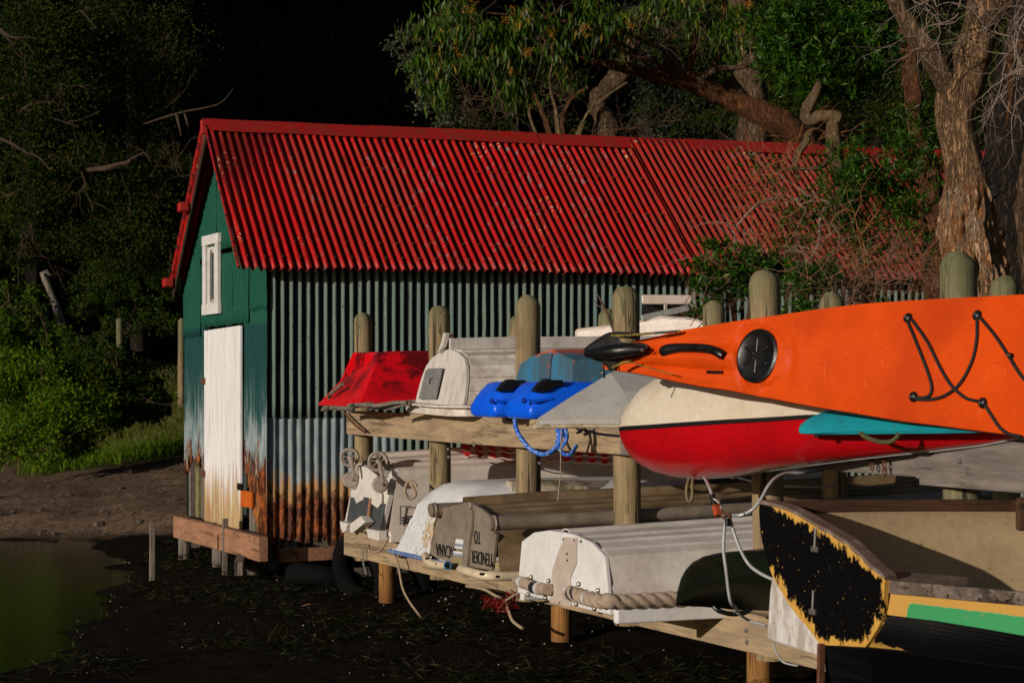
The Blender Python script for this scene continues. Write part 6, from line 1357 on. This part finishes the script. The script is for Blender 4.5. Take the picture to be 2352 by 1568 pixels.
limb('trunk', [(2360,900,17.5,190),(2345,650,17.5,150),(2330,520,17.5,130),(2325,400,17.5,130),(2340,250,17.5,130),(2370,100,17.5,130),(2400,-60,17.5,120)], BKD, t, 26, 8, .2, 2)
limb('trunk', [(2420,700,17,120),(2380,520,17,90),(2390,400,17,90),(2440,200,17,80)], BKG, t, 20, 8, .2, 7)
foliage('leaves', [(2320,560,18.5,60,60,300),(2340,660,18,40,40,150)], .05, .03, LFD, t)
t = thing('reddish_trunked_tree', 'slender reddish trunk leaning behind the fork of the big old tree', 'tree', K(2150, 800, 19.5))
limb('trunk', [(2160,800,19.5,60),(2140,480,19.5,52),(2130,380,19.5,48),(2105,300,19.5,40),(2095,200,19.5,40),(2080,80,19.5,34),(2070,-60,19.5,30)], BKR, t, 16, 8, .2, 3)
foliage('leaves', [(2110,220,20.5,100,70,1800),(2180,420,20.5,90,90,1500),(2060,280,20.5,80,60,1100),(2270,120,21,80,120,1500)], .05, .022, LF, t)
# -- dim trees behind the shed on the right
for i, (bl_, lab) in enumerate((([(1700,80,31,180,110,5000),(1820,220,31,160,110,4500)], 'dim leafy tree in the gloom behind the rough barked trunk'), ([(2000,120,30,170,130,5000),(2150,260,30,160,130,4500)], 'dim leafy tree in the gloom behind the crooked limbed tree'), ([(1480,60,33,150,90,3000),(1560,250,33,130,80,2800)], 'dim leafy tree in the gloom behind the gum bough'), ([(2330,150,30,140,160,4000),(2300,450,30,160,160,3500),(2150,560,30,120,100,1500)], 'dim leafy tree in the gloom at the far right edge'))):
    x, y, d = bl_[0][:3]; t = thing('background_tree', lab, 'tree', K(x, 860, d), 'dim trees behind the shed')
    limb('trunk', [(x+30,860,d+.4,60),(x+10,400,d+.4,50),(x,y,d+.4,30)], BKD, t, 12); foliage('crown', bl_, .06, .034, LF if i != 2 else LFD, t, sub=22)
DBR = paint('dim_branch_bark', (.075,.045,.025), (.045,.03,.02), 20, rough=.9)
# -- forest on the left
fl_ = [([(60,90,39,130,110,8000),(200,60,39.5,120,90,5500),(40,260,38.5,90,90,4800),(150,200,39,110,90,5000)], LF, 'olive leafy tree with pale bare branches filling the top left corner'),
       ([(300,130,41,110,110,3800),(330,260,40,80,90,3800),(260,330,40,110,80,3500),(400,80,43,90,90,1600)], LF, 'dim leafy tree right of the olive tree, thinning out into darkness'),
       ([(60,430,38,120,80,6000),(180,400,38,110,80,4500),(60,540,37.5,110,70,5200)], LF, 'leafy tree with a forked pale limb in the middle of the left edge'),
       ([(300,470,38.5,110,90,5500),(250,560,37.5,130,70,5500),(390,560,38,60,90,3000),(400,400,39,60,70,1500)], LF, 'dense dark leafy tree close left of the shed gable'),
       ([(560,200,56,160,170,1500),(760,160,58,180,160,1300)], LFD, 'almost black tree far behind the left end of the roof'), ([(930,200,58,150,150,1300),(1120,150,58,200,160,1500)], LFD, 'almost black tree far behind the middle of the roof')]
for i, (bl_, mt_, lab) in enumerate(fl_):
    x, y, d = bl_[0][:3]; t = thing('forest_tree', lab, 'tree', K(x, 860, d), 'forest trees beyond the shore')
    limb('trunk', [(x+20,800,d+3.5,38),(x+10,400,d+2,36),(x,y,d+.8,20)], BKD, t, 12); foliage('crown', bl_, .060 if i < 4 else .09, .040 if i < 4 else .05, mt_, t, sub=26, spread=.24)
    if i < 4: twigs('twigs', [(b[0], b[1], b[2]-.6) for b in bl_], TWD, t, 20, 11, .12, .005, 0, .5)
    br = {0: ([(0,66,37.8,9),(25,85,37.8,7),(60,86,37.8,4),(86,88,37.8,2)], [(0,72,37.8,7),(24,95,37.8,5),(36,118,37.8,3),(52,136,37.8,2)], [(182,22,38,4),(205,45,38,5),(222,68,38,3)], [(25,85,37.8,4),(60,100,37.8,3),(80,130,37.8,2)]),
          1: ([(330,285,39,5),(410,260,39,8),(500,240,39,5),(535,205,39,3)], [(405,262,39,12),(412,290,39,8),(416,312,39,4)], [(425,262,39,10),(432,290,39,6)], [(150,280,38.2,3),(185,275,38.2,3),(230,255,38.2,2)]),
          2: ([(0,318,37,14),(30,332,37,10),(60,350,37,8),(90,362,37,6),(118,395,37,3)], [(0,228,37,5),(18,215,37,3)], [(118,270,37,2),(160,285,37,4),(180,290,37,2)]),
          3: ([(200,390,37.4,18),(250,385,37.4,22),(285,375,37.4,17),(300,372,37.4,12)], [(285,375,37.4,8),(330,352,37.4,6),(345,372,37.4,5)])}.get(i, ())
    for j, p in enumerate(br): limb('branch', [(a, b, c, w*.6) for a, b, c, w in p], DBR, t, 7, 5, .2, j)
for i, (bl_, mt_, L_, lab) in enumerate((([(60,900,29.5,110,90,7000),(30,1010,28.8,90,60,5000),(150,960,29,110,90,9000),(110,1020,28.6,80,46,5000)], LB, .045, 'bright green bush at the left edge above the gravel shore'), ([(250,880,29.8,100,86,9000),(300,920,29.8,75,62,5500),(210,820,30.5,90,50,4500),(330,900,29.8,45,45,2500)], LB2, .042, 'rounded dark green bush between the bright bush and the grassy bank'),
     ([(30,700,33,70,60,2600),(110,790,32.5,80,45,3000),(20,790,32,60,60,2200)], LB3, .055, 'bright green shrub around the bare dead stump'), ([(290,740,41,60,30,1800),(370,745,41,50,30,1500),(250,650,41,70,50,2400),(350,660,41,70,50,2600),(250,690,42,90,50,3200),(340,700,42,80,55,3500),(400,690,42,40,55,1600),(200,680,41,60,40,1500)], LB2, .05, 'loose dark undergrowth behind the short round post'), ([(385,930,31,14,22,350),(330,950,30,22,16,300),(350,915,30.2,30,24,500)], LB, .045, 'small yellow green tuft at the right foot of the dark bush'))):
    x, y, d = bl_[0][:3]; t = thing('bush', lab, 'bush', K(x, 1040, d), 'bushes on the far shore')
    limb('stem', [(x,y+bl_[0][4]*.8,d+.15,12),(x+5,y+bl_[0][4]*.4,d+.1,10),(x,y,d,6)], BKD, t, 8); foliage('leaves', bl_, L_*1.35, L_*.68, mt_, t, sub=42, spread=.16)
    twigs('twigs', [(b[0], b[1], b[2]-.3) for b in bl_], TWD, t, 14, 8, .08, .004, -.2, .3)
# grass on the bank
n = 26000; X = RN.uniform(-10.5, -1.5, n); Y = RN.uniform(30.8, 44, n); ok = (Y-24+.17*(X+5)) > 8.1+.3*np.sin(X*4); X, Y = X[ok], Y[ok]
Zg = ground_h(X, Y); G = np.stack([CT*X+ST*Y, -ST*X+CT*Y, Zg], 1); D = RN.normal(size=G.shape)*.45+np.array([0,0,1.0])
leafobj('grass', G, D, .11, .014, LGR, None, (0,30,1))['kind'] = 'stuff'
n = 3000; X = RN.uniform(-7, -3.2, n); Y = RN.uniform(30.6, 32.5, n); G = np.stack([CT*X+ST*Y, -ST*X+CT*Y, ground_h(X, Y)], 1); D = RN.normal(size=G.shape)*.35+np.array([0,0,1.0])
leafobj('long_grass', G, D, .28, .014, LB, None, (0,30,1))['kind'] = 'stuff'
# seaweed and litter on the mud
sw = leafmat('seaweed', (.004,.0055,.0015), (.014,.016,.004), (.035,.03,.012), .6, .05, .08)
n = 90000; X = RN.uniform(-3.6, 5.5, n); Y = RN.uniform(9.5, 23.5, n)**1.0; h0 = ground_h(X, Y); ok = h0 > .012
cl_ = np.sin(X*2.1+Y*.7)+np.sin(X*.9-Y*1.7+1)+.8*np.sin(X*5.3+Y*3.1)+RN.normal(size=n)*.5 > .2; ok &= cl_; X, Y, h0 = X[ok], Y[ok], h0[ok]
G = np.stack([CT*X+ST*Y, -ST*X+CT*Y, h0+RN.uniform(-.01,.05,len(X))], 1); D = RN.normal(size=G.shape)*np.array([1,1,.30])+np.array([.25,-.1,.12])
leafobj('seaweed', G, D, .085, .007, sw, None, (0,15,0))['kind'] = 'stuff'
shm = leafmat('shell_white', (.16,.15,.13), (.34,.32,.28), (.4,.2,.1), .5, .05)
n = 220; X = np.concatenate([RN.normal(-.2,.9,n), RN.uniform(-2.6,3,n)]); Y = np.concatenate([RN.normal(15.2,1.6,n), RN.uniform(11,18,n)]); h0 = ground_h(X, Y); ok = h0 > .02; X, Y, h0 = X[ok], Y[ok], h0[ok]
G = np.stack([CT*X+ST*Y, -ST*X+CT*Y, h0+.045], 1); D = RN.normal(size=G.shape)*np.array([1,1,.5]); leafobj('shell_litter', G, D, .012, .008, shm, None, (0,15,0))['kind'] = 'stuff'
n = 90; Y = RN.uniform(12.4, 21, n); X = np.interp(Y, [0,12.6,13.4,15.5,17.3,19.8,21,23,30], [-3.1,-3.0,-2.88,-3.02,-3.2,-3.45,-3.75,-4.4,-5.2])+.04*np.sin(Y*2.3+1)+RN.normal(.03,.05,n); G = np.stack([CT*X+ST*Y, -ST*X+CT*Y, np.maximum(ground_h(X, Y), 0)+.012], 1)
leafobj('foam_and_shells', G, RN.normal(size=G.shape)*np.array([1,1,.4]), .014, .009, shm, None, (0,15,0))['kind'] = 'stuff'
for (x, y, c_, lab) in ((753,1486,(.40,.16,.08),'orange brown dead leaf on the dark mud left of the leftmost pile'), (1090,1240,(0,0,0),None)):
    if lab: p = K(x*.9408 if False else 710, 1398, 14.0); tagp(mk('dead_leaf', prism([p+Vector((-.05,0,.02)), p+Vector((0,-.02,.035)), p+Vector((.06,0,.03)), p+Vector((0,.02,.03))], (0,0,.003)), simple('dead_leaf', c_, .7), base=p), lab, 'leaf')
# stones along the far shore
V, F = [], []
for _ in range(520):
    X, Y = R.uniform(-9, -1.2), 24.3 + R.random()**1.5*7.5; s = R.uniform(.008,.035)*(1.9 if R.random() < .08 else 1); c = CW(X, Y, float(ground_h(np.array(X), np.array(Y)))+s*.2); n0 = len(V)
    for a in range(4):
        for b in range(6):
            th = math.pi*(a+.5)/4; ph = 2*math.pi*b/6; r = s*R.uniform(.75,1.2); V.append(tuple(c+Vector((math.sin(th)*math.cos(ph)*r*1.3, math.sin(th)*math.sin(ph)*r, math.cos(th)*r*.6))))
    for a in range(3):
        for b in range(6): F.append((n0+a*6+b, n0+(a+1)*6+b, n0+(a+1)*6+(b+1) % 6, n0+a*6+(b+1) % 6))
    F.append(tuple(n0+b for b in range(6))); F.append(tuple(n0+18+b for b in range(6))[::-1])
mk('shore_stones', (V, F), paint('shore_stone', (.10,.075,.055), (.05,.035,.025), 12, rough=.9, bump=.5), base=(0,25,0))['kind'] = 'stuff'
# unseen hill added off to the left, placed to keep the far forest in shade
hx, hy = [], []
a0, a1 = Vector((-45, 3.3, 0)), Vector((-99.5, 54.9, 0)); V, F = [], []
nu, nv = 40, 16
for i in range(nu+1):
    for j in range(nv+1):
        t = i/nu; c = a0.lerp(a1, t); s = (j/nv-.5)*2; w = 16; nrm = Vector((.688,.726,0)); p = c + nrm*s*w
        e = min(1, t*nu/2.2)*min(1, (1-t)*nu/3); h = 40*e*max(0, 1-abs(s)**1.7) + 2*mnoise.noise(Vector((p.x*.15, p.y*.15, 0))) - 1.2
        V.append(tuple(CW(p.x, p.y, h)))
for i in range(nu):
    for j in range(nv): a = i*(nv+1)+j; F.append((a, a+1, a+nv+2, a+nv+1))
mk('added_shade_hill', (V, F), simple('shade_hill_scrub', (.03,.04,.015), .9), smooth=True)['kind'] = 'structure'
